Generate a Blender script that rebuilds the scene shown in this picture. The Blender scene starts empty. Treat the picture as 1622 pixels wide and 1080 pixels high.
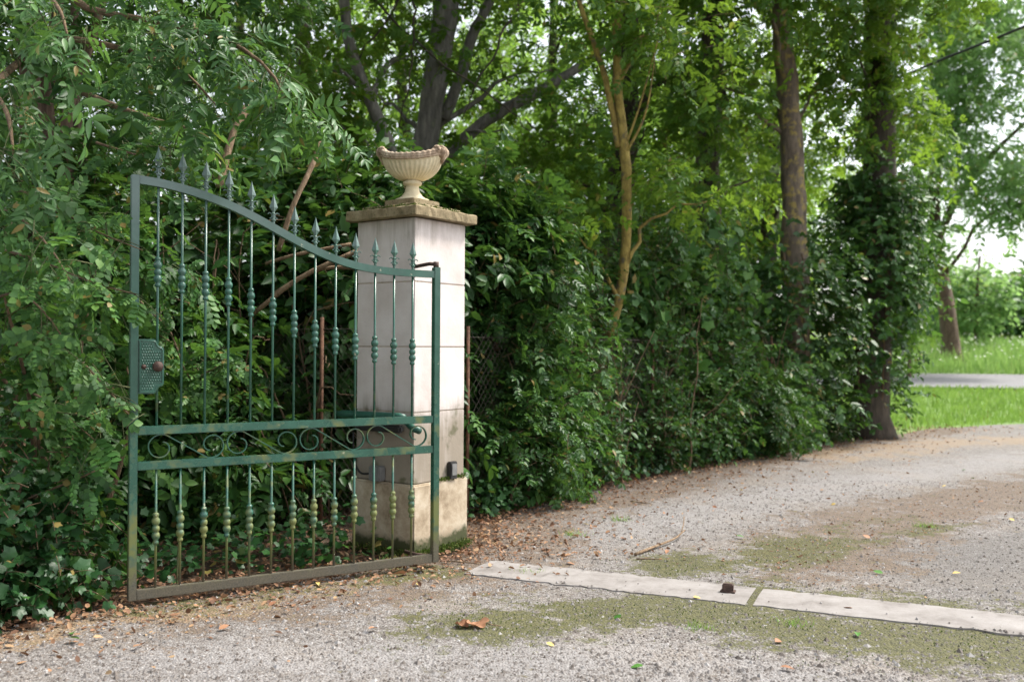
import bpy, bmesh, math, random
import numpy as np
from mathutils import Vector, Matrix

RNG = np.random.default_rng(11)
random.seed(5)
sc = bpy.context.scene
COL = sc.collection
R = math.radians

# ------------------------------------------------------------------ camera
CAM_H, FPX = 1.4, 1500.0
cam_d = bpy.data.cameras.new('camera')
cam = bpy.data.objects.new('camera', cam_d); COL.objects.link(cam)
cam.location = (0, 0, CAM_H)
cam.rotation_euler = (R(90.3), R(-0.35), 0)
cam_d.sensor_width = 36; cam_d.lens = 36 * FPX / 1622
cam_d.clip_start = 0.05; cam_d.clip_end = 2000
cam_d.dof.use_dof = True; cam_d.dof.focus_distance = 5.5; cam_d.dof.aperture_fstop = 1.9
sc.camera = cam

# ------------------------------------------------------------------ world and sun
SUN_EL, SUN_AZ = 54, 68       # azimuth clockwise from +Y
w = bpy.data.worlds.new('World'); sc.world = w; w.use_nodes = True
nt = w.node_tree; nt.nodes.clear()
out = nt.nodes.new('ShaderNodeOutputWorld'); bg = nt.nodes.new('ShaderNodeBackground')
sky = nt.nodes.new('ShaderNodeTexSky'); sky.sky_type = 'NISHITA'; sky.sun_disc = False
sky.sun_elevation = R(SUN_EL); sky.sun_rotation = R(SUN_AZ)
sky.air_density = 1.0; sky.dust_density = 3.0; sky.ozone_density = 1.0
hs = nt.nodes.new('ShaderNodeHueSaturation'); hs.inputs['Saturation'].default_value = 0.32
nt.links.new(sky.outputs[0], hs.inputs['Color']); nt.links.new(hs.outputs[0], bg.inputs['Color'])
bg.inputs['Strength'].default_value = 0.15
nt.links.new(bg.outputs[0], out.inputs['Surface'])
sl = bpy.data.lights.new('sun', 'SUN'); sun = bpy.data.objects.new('sun', sl); COL.objects.link(sun)
sl.energy = 2.4; sl.angle = R(10); sl.color = (1.0, 0.95, 0.86)
az, el = R(SUN_AZ), R(SUN_EL)
sdir = Vector((math.sin(az) * math.cos(el), math.cos(az) * math.cos(el), math.sin(el)))
sun.rotation_euler = (-sdir).to_track_quat('-Z', 'Y').to_euler()
sc.view_settings.view_transform = 'Standard'; sc.view_settings.look = 'None'
sc.view_settings.exposure = 1.35; sc.view_settings.gamma = 1.0

# ------------------------------------------------------------------ materials
def nodes(name):
    m = bpy.data.materials.new(name); m.use_nodes = True
    n = m.node_tree.nodes; l = m.node_tree.links; n.clear()
    o = n.new('ShaderNodeOutputMaterial'); p = n.new('ShaderNodeBsdfPrincipled')
    l.new(p.outputs[0], o.inputs['Surface'])
    return m, n, l, p, o
def ramp(n, l, fac, stops):
    r = n.new('ShaderNodeValToRGB')
    e = r.color_ramp.elements
    e[0].position, e[0].color = stops[0][0], (*stops[0][1], 1)
    e[1].position, e[1].color = stops[-1][0], (*stops[-1][1], 1)
    for p_, c_ in stops[1:-1]:
        k = e.new(p_); k.color = (*c_, 1)
    l.new(fac, r.inputs[0]); return r.outputs[0]
def noise(n, l, scale, detail=4, vec=None, rough=0.6):
    t = n.new('ShaderNodeTexNoise'); t.inputs['Scale'].default_value = scale
    t.inputs['Detail'].default_value = detail; t.inputs['Roughness'].default_value = rough
    if vec is not None: l.new(vec, t.inputs['Vector'])
    return t.outputs['Fac']
def geo_pos(n): return n.new('ShaderNodeNewGeometry').outputs['Position']
def mth(n, l, op, a, b=None, clamp=False):
    k = n.new('ShaderNodeMath'); k.operation = op; k.use_clamp = clamp
    for i, v in enumerate((a, b)):
        if v is None: continue
        if isinstance(v, (int, float)): k.inputs[i].default_value = v
        else: l.new(v, k.inputs[i])
    return k.outputs[0]
def mixc(n, l, fac, a, b):
    k = n.new('ShaderNodeMix'); k.data_type = 'RGBA'
    for s, v in ((0, fac), (6, a), (7, b)):
        if isinstance(v, (int, float)): k.inputs[s].default_value = v
        elif isinstance(v, tuple): k.inputs[s].default_value = (*v, 1)
        else: l.new(v, k.inputs[s])
    return k.outputs[2]
def smooth(n, l, v, lo, hi):
    k = n.new('ShaderNodeMapRange'); k.interpolation_type = 'SMOOTHSTEP'
    l.new(v, k.inputs[0]); k.inputs[1].default_value = lo; k.inputs[2].default_value = hi
    return k.outputs[0]
def bump(n, l, p, h, strength=0.4, dist=0.01):
    b = n.new('ShaderNodeBump'); b.inputs['Strength'].default_value = strength
    b.inputs['Distance'].default_value = dist
    l.new(h, b.inputs['Height']); l.new(b.outputs[0], p.inputs['Normal'])
def sepz(n, l):
    s = n.new('ShaderNodeSeparateXYZ'); l.new(geo_pos(n), s.inputs[0]); return s.outputs[2]

def leaf_mat(name, stops, rough=0.45, trans=0.3, tcol=(0.25, 0.5, 0.06), spec=0.28, patch=0.35):
    stops = [(q, (c[0] * .9, min(1, c[1] * 1.1), c[2] * .74) if c[1] > c[0] and c[1] > c[2] else c) for q, c in stops]
    m, n, l, p, o = nodes(name)
    g = n.new('ShaderNodeNewGeometry'); oi = n.new('ShaderNodeObjectInfo')
    f = mth(n, l, 'FRACT', mth(n, l, 'ADD', g.outputs['Random Per Island'], oi.outputs['Random']))
    big = smooth(n, l, noise(n, l, 1.6, 2, g.outputs['Position']), 0.3, 0.7)
    f2 = mth(n, l, 'ADD', mth(n, l, 'MULTIPLY', f, 1 - patch), mth(n, l, 'MULTIPLY', big, patch))
    c = ramp(n, l, f2, stops)
    if stops[0][1][1] > stops[0][1][0] * 1.4:      # now and then a yellowed or browned leaf
        c = mixc(n, l, smooth(n, l, f, 0.972, 0.984), c, (0.20, 0.15, 0.045))
    l.new(c, p.inputs['Base Color']); p.inputs['Roughness'].default_value = rough
    p.inputs['Specular IOR Level'].default_value = spec
    t = n.new('ShaderNodeBsdfTranslucent')
    l.new(mixc(n, l, 0.5, c, tcol), t.inputs['Color'])
    mx = n.new('ShaderNodeMixShader'); mx.inputs[0].default_value = trans
    l.new(p.outputs[0], mx.inputs[1]); l.new(t.outputs[0], mx.inputs[2])
    l.new(mx.outputs[0], o.inputs['Surface'])
    return m
def bark_mat(name, c1, c2, c3, scale=14, lichen=None, lo=0.5, stretch=0.25):
    m, n, l, p, o = nodes(name)
    mp = n.new('ShaderNodeMapping'); mp.inputs['Scale'].default_value = (1, 1, stretch)
    l.new(geo_pos(n), mp.inputs[0])
    a = noise(n, l, scale, 6, mp.outputs[0], 0.7)
    c = ramp(n, l, a, [(0.3, c1), (0.5, c2), (0.7, c3)])
    if lichen:
        b = smooth(n, l, noise(n, l, 9, 5, geo_pos(n)), lo, lo + 0.12)
        c = mixc(n, l, b, c, lichen)
    l.new(c, p.inputs['Base Color']); p.inputs['Roughness'].default_value = 0.9
    bump(n, l, p, a, 0.9, 0.03)
    return m

M = {}
M['ash_leaf'] = leaf_mat('ash_leaf', [(0.05, (0.022, 0.058, 0.025)), (0.55, (0.06, 0.12, 0.052)), (0.97, (0.145, 0.23, 0.10))], 0.45, 0.25)
M['robinia_leaf'] = leaf_mat('robinia_leaf', [(0.05, (0.022, 0.058, 0.02)), (0.6, (0.055, 0.12, 0.042)), (0.97, (0.15, 0.24, 0.075))], 0.5, 0.25)
M['ivy_leaf'] = leaf_mat('ivy_leaf', [(0.05, (0.012, 0.042, 0.016)), (0.6, (0.022, 0.068, 0.024)), (0.97, (0.07, 0.15, 0.035))], 0.46, 0.12, spec=0.4)
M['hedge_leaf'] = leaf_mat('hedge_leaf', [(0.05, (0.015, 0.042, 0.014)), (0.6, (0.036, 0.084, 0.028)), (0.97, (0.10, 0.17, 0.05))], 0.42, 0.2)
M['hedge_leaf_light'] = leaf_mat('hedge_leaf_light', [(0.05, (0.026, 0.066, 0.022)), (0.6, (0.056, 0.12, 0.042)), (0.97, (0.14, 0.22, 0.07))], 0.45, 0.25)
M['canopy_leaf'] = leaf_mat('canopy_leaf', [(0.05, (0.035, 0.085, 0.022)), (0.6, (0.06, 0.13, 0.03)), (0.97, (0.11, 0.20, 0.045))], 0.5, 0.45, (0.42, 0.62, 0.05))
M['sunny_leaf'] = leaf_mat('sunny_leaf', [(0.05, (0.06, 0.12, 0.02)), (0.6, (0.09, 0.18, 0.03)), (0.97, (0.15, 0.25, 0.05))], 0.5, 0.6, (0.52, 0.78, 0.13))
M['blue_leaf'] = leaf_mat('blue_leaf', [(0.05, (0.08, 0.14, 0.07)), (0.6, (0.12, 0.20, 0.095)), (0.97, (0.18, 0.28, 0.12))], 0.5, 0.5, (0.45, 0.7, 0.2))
M['dead_leaf'] = leaf_mat('dead_leaf', [(0.05, (0.10, 0.05, 0.03)), (0.4, (0.20, 0.105, 0.06)), (0.75, (0.30, 0.17, 0.095)), (0.97, (0.42, 0.29, 0.16))], 0.7, 0.1, (0.4, 0.2, 0.08), 0.3, 0.2)
M['yellow_leaf'] = leaf_mat('yellow_leaf', [(0.05, (0.45, 0.33, 0.09)), (0.97, (0.58, 0.45, 0.16))], 0.6, 0.1, (0.5, 0.4, 0.1), 0.3)
M['brown_leaf'] = leaf_mat('brown_leaf', [(0.05, (0.24, 0.11, 0.06)), (0.97, (0.40, 0.22, 0.12))], 0.65, 0.1, (0.4, 0.2, 0.1), 0.35)
M['green_leaf'] = leaf_mat('green_leaf', [(0.05, (0.05, 0.13, 0.03)), (0.97, (0.09, 0.19, 0.05))], 0.5, 0.15)
M['grass'] = leaf_mat('grass', [(0.05, (0.13, 0.18, 0.055)), (0.6, (0.22, 0.28, 0.10)), (0.97, (0.38, 0.40, 0.19))], 0.6, 0.35, (0.35, 0.6, 0.08), 0.3, 0.6)
M['tall_grass'] = leaf_mat('tall_grass', [(0.05, (0.16, 0.25, 0.08)), (0.6, (0.29, 0.38, 0.16)), (0.97, (0.48, 0.51, 0.30))], 0.6, 0.35, (0.4, 0.6, 0.15), 0.3, 0.6)
M['bark_brown'] = bark_mat('bark_brown', (0.05, 0.032, 0.022), (0.12, 0.08, 0.055), (0.20, 0.14, 0.095))
M['bark_grey'] = bark_mat('bark_grey', (0.07, 0.065, 0.06), (0.17, 0.16, 0.145), (0.30, 0.28, 0.25), 12, (0.18, 0.19, 0.13), 0.58)
M['bark_dark'] = bark_mat('bark_dark', (0.022, 0.018, 0.014), (0.06, 0.048, 0.036), (0.12, 0.095, 0.07), 10, None, .5, .18)
M['bark_yellow'] = bark_mat('bark_yellow', (0.11, 0.08, 0.025), (0.27, 0.20, 0.05), (0.42, 0.32, 0.085), 16, (0.11, 0.095, 0.055), 0.54, 0.6)
M['bark_lichen'] = bark_mat('bark_lichen', (0.06, 0.05, 0.038), (0.14, 0.11, 0.08), (0.24, 0.19, 0.14), 12, (0.30, 0.235, 0.075), 0.51)
M['twig'] = bark_mat('twig', (0.08, 0.05, 0.03), (0.16, 0.105, 0.06), (0.26, 0.18, 0.105), 30)
M['dry_stem'] = bark_mat('dry_stem', (0.12, 0.075, 0.042), (0.23, 0.155, 0.09), (0.34, 0.24, 0.15), 30)
M['green_twig'] = bark_mat('green_twig', (0.05, 0.07, 0.025), (0.09, 0.11, 0.04), (0.14, 0.13, 0.06), 30)

# painted gate metal: algae and chips low down
def paint():
    m, n, l, p, o = nodes('green_gate_paint')
    z = sepz(n, l); pos = geo_pos(n)
    a = noise(n, l, 22, 5, pos, 0.7); b = noise(n, l, 11, 4, pos); fine = noise(n, l, 130, 3, pos)
    base = ramp(n, l, noise(n, l, 8, 4, pos), [(0.3, (0.016, 0.076, 0.050)), (0.7, (0.032, 0.118, 0.080))])
    # algae grows on the parts near the ground and above the middle rail
    band = mth(n, l, 'MAXIMUM', smooth(n, l, z, 0.85, 0.25), mth(n, l, 'MULTIPLY', smooth(n, l, z, 1.5, 0.95), 0.55))
    alg = smooth(n, l, mth(n, l, 'ADD', mth(n, l, 'MULTIPLY', band, 0.42), mth(n, l, 'MULTIPLY', b, 0.8)), 0.62, 0.82)
    c = mixc(n, l, mth(n, l, 'MULTIPLY', alg, 0.85), base, (0.15, 0.16, 0.035))
    dirt = smooth(n, l, mth(n, l, 'ADD', z, mth(n, l, 'MULTIPLY', a, 0.25)), 0.42, 0.18)
    c = mixc(n, l, mth(n, l, 'MULTIPLY', dirt, 0.9), c, ramp(n, l, fine, [(0.3, (0.055, 0.045, 0.034)), (0.7, (0.135, 0.11, 0.082))]))
    chip = smooth(n, l, a, 0.66, 0.70)
    c = mixc(n, l, mth(n, l, 'MULTIPLY', chip, 0.75), c, (0.42, 0.42, 0.30))
    fade_sheen = smooth(n, l, mth(n, l, 'ADD', z, mth(n, l, 'MULTIPLY', noise(n, l, 3.0, 4, pos), 0.9)), 2.15, 2.75)
    c = mixc(n, l, mth(n, l, 'MULTIPLY', fade_sheen, 0.5), c, (0.17, 0.215, 0.21))  # paler upper paint: weathered fade plus sky reflection put into the colour
    l.new(c, p.inputs['Base Color'])
    p.inputs['Specular IOR Level'].default_value = 0.7
    l.new(mth(n, l, 'ADD', mth(n, l, 'MULTIPLY', mth(n, l, 'MAXIMUM', alg, dirt), 0.45), 0.27), p.inputs['Roughness'])
    bump(n, l, p, fine, 0.15, 0.002)
    return m
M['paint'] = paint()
def simple(name, col, rough=0.5, metal=0.0, var=0.35, scale=25, bs=0.2):
    m, n, l, p, o = nodes(name)
    a = noise(n, l, scale, 5, geo_pos(n), 0.65)
    c = ramp(n, l, a, [(0.3, tuple(x * (1 - var) for x in col)), (0.7, tuple(min(1, x * (1 + var)) for x in col))])
    l.new(c, p.inputs['Base Color']); p.inputs['Roughness'].default_value = rough; p.inputs['Metallic'].default_value = metal
    bump(n, l, p, a, bs, 0.004)
    return m
M['rust'] = simple('rust', (0.13, 0.062, 0.034), 0.85, 0, 0.5, 35, 0.5)
M['rust_dark'] = simple('rust_dark', (0.075, 0.045, 0.035), 0.7, 0.3, 0.5, 60, 0.4)
M['black_rubber'] = simple('black_rubber', (0.02, 0.019, 0.018), 0.65)
M['grey_plastic'] = simple('grey_plastic', (0.16, 0.16, 0.155), 0.6, 0, 0.2)
M['wire'] = simple('wire', (0.10, 0.085, 0.07), 0.6, 0.5)
M['opener'] = simple('opener', (0.02, 0.085, 0.06), 0.4, 0, 0.3)
M['cable'] = simple('cable', (0.012, 0.012, 0.013), 0.6)
M['moss'] = leaf_mat('moss', [(0.05, (0.045, 0.055, 0.014)), (0.97, (0.10, 0.11, 0.03))], 0.9, 0.1)

def stone_pillar():
    m, n, l, p, o = nodes('pale_stone')
    pos = geo_pos(n); z = sepz(n, l)
    a = noise(n, l, 3.5, 5, pos); f = noise(n, l, 70, 4, pos)
    c = ramp(n, l, a, [(0.3, (0.52, 0.455, 0.42)), (0.55, (0.62, 0.56, 0.53)), (0.75, (0.69, 0.64, 0.615))])
    mp = n.new('ShaderNodeMapping'); mp.inputs['Scale'].default_value = (9, 9, 0.9); l.new(pos, mp.inputs[0])
    st = noise(n, l, 1.0, 5, mp.outputs[0], 0.7)
    # run-off streaks under the cap and damp, mossy staining towards the plinth
    low = smooth(n, l, z, 1.25, 0.75); top = mth(n, l, 'MULTIPLY', smooth(n, l, z, 1.8, 2.25), 0.55)
    k = smooth(n, l, mth(n, l, 'ADD', mth(n, l, 'MULTIPLY', mth(n, l, 'MAXIMUM', low, top), 0.5), mth(n, l, 'MULTIPLY', st, 0.7)), 0.50, 0.85)
    c = mixc(n, l, mth(n, l, 'MULTIPLY', k, 0.8), c, (0.19, 0.155, 0.10))
    gx = smooth(n, l, noise(n, l, 6, 5, pos), 0.52, 0.66)
    c = mixc(n, l, mth(n, l, 'MULTIPLY', mth(n, l, 'MULTIPLY', gx, k), 0.8), c, (0.085, 0.085, 0.035))
    l.new(c, p.inputs['Base Color']); p.inputs['Roughness'].default_value = 0.85
    bump(n, l, p, mth(n, l, 'ADD', f, mth(n, l, 'MULTIPLY', noise(n, l, 18, 5, pos), 1.5)), 0.25, 0.005)
    return m
M['stone'] = stone_pillar()
def stone_plinth():
    m, n, l, p, o = nodes('stained_plinth')
    pos = geo_pos(n); z = sepz(n, l)
    a = noise(n, l, 7, 6, pos, 0.7); f = noise(n, l, 90, 4, pos)
    c = ramp(n, l, a, [(0.3, (0.23, 0.17, 0.105)), (0.5, (0.42, 0.34, 0.24)), (0.72, (0.56, 0.49, 0.38))])
    g = smooth(n, l, mth(n, l, 'SUBTRACT', mth(n, l, 'ADD', mth(n, l, 'MULTIPLY', a, 0.22), 0.03), z), 0.0, 0.06)
    c = mixc(n, l, g, c, (0.05, 0.055, 0.018))
    l.new(c, p.inputs['Base Color']); p.inputs['Roughness'].default_value = 0.9
    bump(n, l, p, mth(n, l, 'ADD', mth(n, l, 'MULTIPLY', f, 0.4), a), 0.35, 0.01)
    return m
M['plinth'] = stone_plinth()
def weathered(name, c1, c2, c3, dark, thr):
    m, n, l, p, o = nodes(name)
    pos = geo_pos(n)
    a = noise(n, l, 9, 6, pos, 0.7); f = noise(n, l, 60, 5, pos, 0.7)
    c = ramp(n, l, a, [(0.3, c1), (0.5, c2), (0.7, c3)])
    c = mixc(n, l, smooth(n, l, f, thr, thr + 0.12), c, dark)
    l.new(c, p.inputs['Base Color']); p.inputs['Roughness'].default_value = 0.9
    bump(n, l, p, f, 0.4, 0.006)
    return m
M['capstone'] = weathered('capstone', (0.13, 0.10, 0.05), (0.25, 0.195, 0.11), (0.34, 0.28, 0.17), (0.08, 0.075, 0.035), 0.55)
M['urn'] = weathered('urn', (0.50, 0.42, 0.27), (0.62, 0.54, 0.36), (0.72, 0.65, 0.47), (0.45, 0.37, 0.25), 0.60)
M['urn_rim'] = weathered('urn_rim', (0.20, 0.14, 0.09), (0.36, 0.27, 0.19), (0.55, 0.46, 0.34), (0.13, 0.09, 0.06), 0.58)
def concrete():
    m, n, l, p, o = nodes('threshold_concrete')
    pos = geo_pos(n)
    a = noise(n, l, 4, 6, pos, 0.7); f = noise(n, l, 110, 4, pos, 0.7)
    c = ramp(n, l, a, [(0.3, (0.13, 0.115, 0.104)), (0.5, (0.225, 0.207, 0.196)), (0.72, (0.285, 0.268, 0.258))])
    c = mixc(n, l, smooth(n, l, f, 0.60, 0.68), c, (0.17, 0.14, 0.11))
    l.new(c, p.inputs['Base Color']); p.inputs['Roughness'].default_value = 0.9
    bump(n, l, p, f, 0.25, 0.004)
    return m
M['concrete'] = concrete()

def gravel():
    m, n, l, p, o = nodes('gravel')
    pos = geo_pos(n)
    def attr(nm):
        a = n.new('ShaderNodeAttribute'); a.attribute_name = nm; return a.outputs['Fac']
    v = n.new('ShaderNodeTexVoronoi'); v.inputs['Scale'].default_value = 75; l.new(pos, v.inputs['Vector'])
    sp = n.new('ShaderNodeSeparateColor'); l.new(v.outputs['Color'], sp.inputs[0])
    c = ramp(n, l, sp.outputs[0], [(0.0, (0.08, 0.066, 0.057)), (0.35, (0.145, 0.129, 0.118)), (0.7, (0.20, 0.186, 0.177)), (1.0, (0.28, 0.264, 0.253))])
    big = noise(n, l, 1.3, 4, pos)
    c = mixc(n, l, mth(n, l, 'MULTIPLY', smooth(n, l, big, 0.45, 0.7), 0.35), c, (0.24, 0.195, 0.15))
    n1 = noise(n, l, 7, 5, pos, 0.75); n2 = noise(n, l, 26, 4, pos, 0.7)
    nn0 = mth(n, l, 'ADD', mth(n, l, 'ADD', mth(n, l, 'MULTIPLY', n1, 0.55), mth(n, l, 'MULTIPLY', n2, 0.35)), mth(n, l, 'MULTIPLY', noise(n, l, 2.3, 3, pos), 0.55))
    nn = mth(n, l, 'ADD', mth(n, l, 'MULTIPLY', mth(n, l, 'SUBTRACT', nn0, .725), 1.8), .725)
    c = mixc(n, l, mth(n, l, 'MULTIPLY', smooth(n, l, mth(n, l, 'ADD', mth(n, l, 'MULTIPLY', attr('track'), 0.4), nn), .85, 1.2), 0.55), c, (0.265, 0.254, 0.252))
    def mask(nm, lo=0.96, hi=1.14):
        return smooth(n, l, mth(n, l, 'ADD', mth(n, l, 'MULTIPLY', attr(nm), 0.48), nn), lo, hi)
    c = mixc(n, l, mth(n, l, 'MULTIPLY', mask('damp', .78, 1.10), 0.6), c, (0.098, 0.091, 0.085))
    c = mixc(n, l, mth(n, l, 'MULTIPLY', mask('dirt', .92, 1.12), 0.9), c, ramp(n, l, n2, [(0.3, (0.06, 0.042, 0.03)), (0.7, (0.185, 0.135, 0.095))]))
    c = mixc(n, l, mth(n, l, 'MULTIPLY', mask('tan'), 0.55), c, (0.27, 0.19, 0.11))
    c = mixc(n, l, mth(n, l, 'MULTIPLY', mask('moss', .92, 1.12), 0.9), c, ramp(n, l, n2, [(0.3, (0.034, 0.036, 0.009)), (0.7, (0.105, 0.10, 0.026))]))
    l.new(c, p.inputs['Base Color']); p.inputs['Roughness'].default_value = 0.9
    h = mth(n, l, 'SUBTRACT', 1.0, v.outputs['Distance'])
    bump(n, l, p, h, 0.8, 0.012)
    return m
M['gravel'] = gravel()
def stones_mat():
    m, n, l, p, o = nodes('gravel_stone')
    g = n.new('ShaderNodeNewGeometry')
    c = ramp(n, l, g.outputs['Random Per Island'], [(0.0, (0.11, 0.092, 0.08)), (0.3, (0.16, 0.142, 0.128)), (0.65, (0.205, 0.187, 0.174)), (0.9, (0.265, 0.251, 0.242)), (1.0, (0.36, 0.345, 0.335))])
    l.new(c, p.inputs['Base Color']); p.inputs['Roughness'].default_value = 0.95; p.inputs['Specular IOR Level'].default_value = 0.2
    return m
M['stones'] = stones_mat()
def soil():
    m, n, l, p, o = nodes('soil')
    pos = geo_pos(n)
    a = noise(n, l, 9, 6, pos, 0.7); b = noise(n, l, 0.6, 4, pos)
    c = ramp(n, l, a, [(0.3, (0.03, 0.02, 0.012)), (0.5, (0.075, 0.048, 0.03)), (0.72, (0.15, 0.095, 0.058))])
    at = n.new('ShaderNodeAttribute'); at.attribute_name = 'turf'
    c = mixc(n, l, at.outputs['Fac'], c, ramp(n, l, a, [(0.3, (0.08, 0.15, 0.03)), (0.7, (0.17, 0.27, 0.06))]))
    l.new(c, p.inputs['Base Color']); p.inputs['Roughness'].default_value = 0.95
    bump(n, l, p, a, 0.6, 0.03)
    return m
M['soil'] = soil()
M['asphalt'] = simple('asphalt', (0.17, 0.165, 0.17), 0.85, 0, 0.15, 6)

# ------------------------------------------------------------------ object helpers
def root(name, label, cat, loc, group=None):
    o = bpy.data.objects.new(name, None); COL.objects.link(o)
    o.location = loc; o.empty_display_size = 0.2
    o['label'] = label; o['category'] = cat
    if group: o['group'] = group
    return o
def world_off(parent):
    v = Vector((0, 0, 0))
    while parent is not None: v += parent.location; parent = parent.parent
    return np.array(v)
def link(name, me, mat, parent=None, kind=None, flat=False):
    if mat is not None and not me.materials: me.materials.append(M[mat] if isinstance(mat, str) else mat)
    o = bpy.data.objects.new(name, me); COL.objects.link(o)
    if parent is not None: o.parent = parent
    if kind: o['kind'] = kind
    return o
def tag(o, label, cat, group=None):
    o['label'] = label; o['category'] = cat
    if group: o['group'] = group
    return o
def raw_mesh(name, V, T, flat=False):
    """V (n,3), T (m,3) or (m,4) arrays"""
    me = bpy.data.meshes.new(name)
    V = np.ascontiguousarray(V, dtype=np.float32); T = np.ascontiguousarray(T, dtype=np.int32)
    k = T.shape[1]
    me.vertices.add(len(V)); me.vertices.foreach_set('co', V.ravel())
    me.loops.add(T.size); me.loops.foreach_set('vertex_index', T.ravel())
    me.polygons.add(len(T)); me.polygons.foreach_set('loop_start', np.arange(0, T.size, k, dtype=np.int32))
    me.update(calc_edges=True)
    if flat: me.shade_flat()
    return me
def arr(name, V, T, mat, parent=None, kind=None, flat=False):
    """mesh in world coordinates, made local to its parent"""
    V = np.asarray(V, dtype=float) - world_off(parent)
    return link(name, raw_mesh(name, V, T, flat), mat, parent, kind)
def bmo(name, bm, mat, parent=None, flat=True, kind=None):
    me = bpy.data.meshes.new(name)
    off = world_off(parent); bmesh.ops.translate(bm, verts=bm.verts, vec=Vector(-off))
    bm.to_mesh(me); bm.free()
    if flat: me.shade_flat()
    else: me.shade_smooth()
    return link(name, me, mat, parent, kind)

class Geo:
    """collects quads of tubes / lathes"""
    def __init__(s): s.v = []; s.f = []; s.n = 0
    def add(s, V, F):
        s.v.append(np.asarray(V, float)); s.f.append(np.asarray(F, int) + s.n); s.n += len(V)
    def tube(s, pts, rad, sides=8, rough=0.0, caps=True):
        P = np.asarray(pts, float); k = len(P)
        rad = np.full(k, rad) if np.isscalar(rad) else np.asarray(rad, float)
        T = np.gradient(P, axis=0); T /= np.linalg.norm(T, axis=1)[:, None] + 1e-9
        ref = np.array([0, 0, 1.0]) if abs(T[0, 2]) < 0.9 else np.array([1.0, 0, 0])
        X = np.cross(T[0], ref); X /= np.linalg.norm(X)
        V = []
        a = np.linspace(0, 2 * np.pi, sides, endpoint=False)
        for i in range(k):
            X = X - T[i] * np.dot(X, T[i]); X /= np.linalg.norm(X) + 1e-9
            Y = np.cross(T[i], X)
            r = rad[i] * (1 + rough * RNG.normal(0, 1, sides))
            V.append(P[i] + (np.cos(a) * r)[:, None] * X + (np.sin(a) * r)[:, None] * Y)
        V = np.concatenate(V)
        F = []
        for i in range(k - 1):
            for j in range(sides):
                j2 = (j + 1) % sides
                F.append((i * sides + j, i * sides + j2, (i + 1) * sides + j2, (i + 1) * sides + j))
        if caps:
            V = np.vstack([V, P[0], P[-1]]); c0, c1 = len(V) - 2, len(V) - 1
            for j in range(sides):
                j2 = (j + 1) % sides
                F.append((c0, c0, j2, j)); F.append((c1, c1, (k - 1) * sides + j, (k - 1) * sides + j2))
        s.add(V, F); return s
    def lathe(s, c, prof, sides=20):
        c = np.asarray(c, float)
        return s.tube([(c[0], c[1], c[2] + z) for r, z in prof], [max(r, 1e-4) for r, z in prof], sides)
    def build(s, name, mat, parent=None, kind=None, flat=False):
        V = np.concatenate(s.v); F = np.concatenate(s.f)
        off = world_off(parent)
        me = bpy.data.meshes.new(name)
        faces = [tuple(dict.fromkeys(f)) for f in F.tolist()]
        me.from_pydata((V - off).tolist(), [], faces); me.update()
        if flat: me.shade_flat()
        else: me.shade_smooth()
        return link(name, me, mat, parent, kind)
def box_bm(cx, cy, cz, sx, sy, sz, rotz=0, bev=0.004, seg=2, bm=None):
    b = bmesh.new()
    bmesh.ops.create_cube(b, size=1)
    for v in b.verts: v.co = Vector((v.co.x * sx, v.co.y * sy, v.co.z * sz))
    if bev: bmesh.ops.bevel(b, geom=b.edges[:], offset=bev, segments=seg, affect='EDGES')
    bmesh.ops.transform(b, matrix=Matrix.Translation((cx, cy, cz)) @ Matrix.Rotation(rotz, 4, 'Z'), verts=b.verts)
    return b
def P(px, py, d):      # a point seen at (px, py) of the photograph, d metres away
    return np.array([(px - 811) / FPX * d, d, CAM_H - (py - 548) / FPX * d])
def smoothpath(pts, n):
    pts = np.asarray(pts, float); t = np.linspace(0, 1, len(pts)); q = np.linspace(0, 1, n)
    out_ = []
    for i in range(pts.shape[1]):
        # Catmull-Rom through the points
        p = pts[:, i]; m = np.gradient(p, t)
        k = np.clip(np.searchsorted(t, q, 'right') - 1, 0, len(t) - 2)
        h = t[k + 1] - t[k]; s = (q - t[k]) / h
        out_.append((2*s**3-3*s**2+1)*p[k] + (s**3-2*s**2+s)*h*m[k] + (-2*s**3+3*s**2)*p[k+1] + (s**3-s**2)*h*m[k+1])
    return np.stack(out_, 1)

# ------------------------------------------------------------------ terrain
def H(x, y):
    v = np.asarray(y, float) + 0.2 * (np.clip(x, -10, 40) - 12)
    z = np.interp(v, [-900, 18.5, 21, 25, 26.3, 30.3, 33, 37, 46, 70, 2000], [0, 0, .12, .33, .38, .46, 0.85, 1.30, 1.5, 1.5, 1.5])
    return z
EDGE = np.array([(-2.75, -3), (-2.72, 4.2), (-2.45, 4.75), (-2.0, 5.12), (-1.3, 5.58), (-0.5, 6.1), (-0.12, 6.75), (-0.1, 7.6),
                 (0.2, 8.6), (1.1, 9.7), (2.6, 11.4), (4.2, 13.4), (5.8, 15.1), (7.6, 16.8), (9.7, 17.9), (14, 18.9), (24, 19.6), (60, 20)])
def seg_dist(x, y, line):
    x = np.asarray(x, float); y = np.asarray(y, float)
    best = np.full(x.shape, 1e9)
    for (x0, y0), (x1, y1) in zip(line[:-1], line[1:]):
        dx, dy = x1 - x0, y1 - y0
        t = np.clip(((x - x0) * dx + (y - y0) * dy) / (dx * dx + dy * dy), 0, 1)
        best = np.minimum(best, np.hypot(x - x0 - t * dx, y - y0 - t * dy))
    return best
def band(x, y, line, wd): return np.clip(1.25 - seg_dist(x, y, line) / wd, 0, 1)
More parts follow.
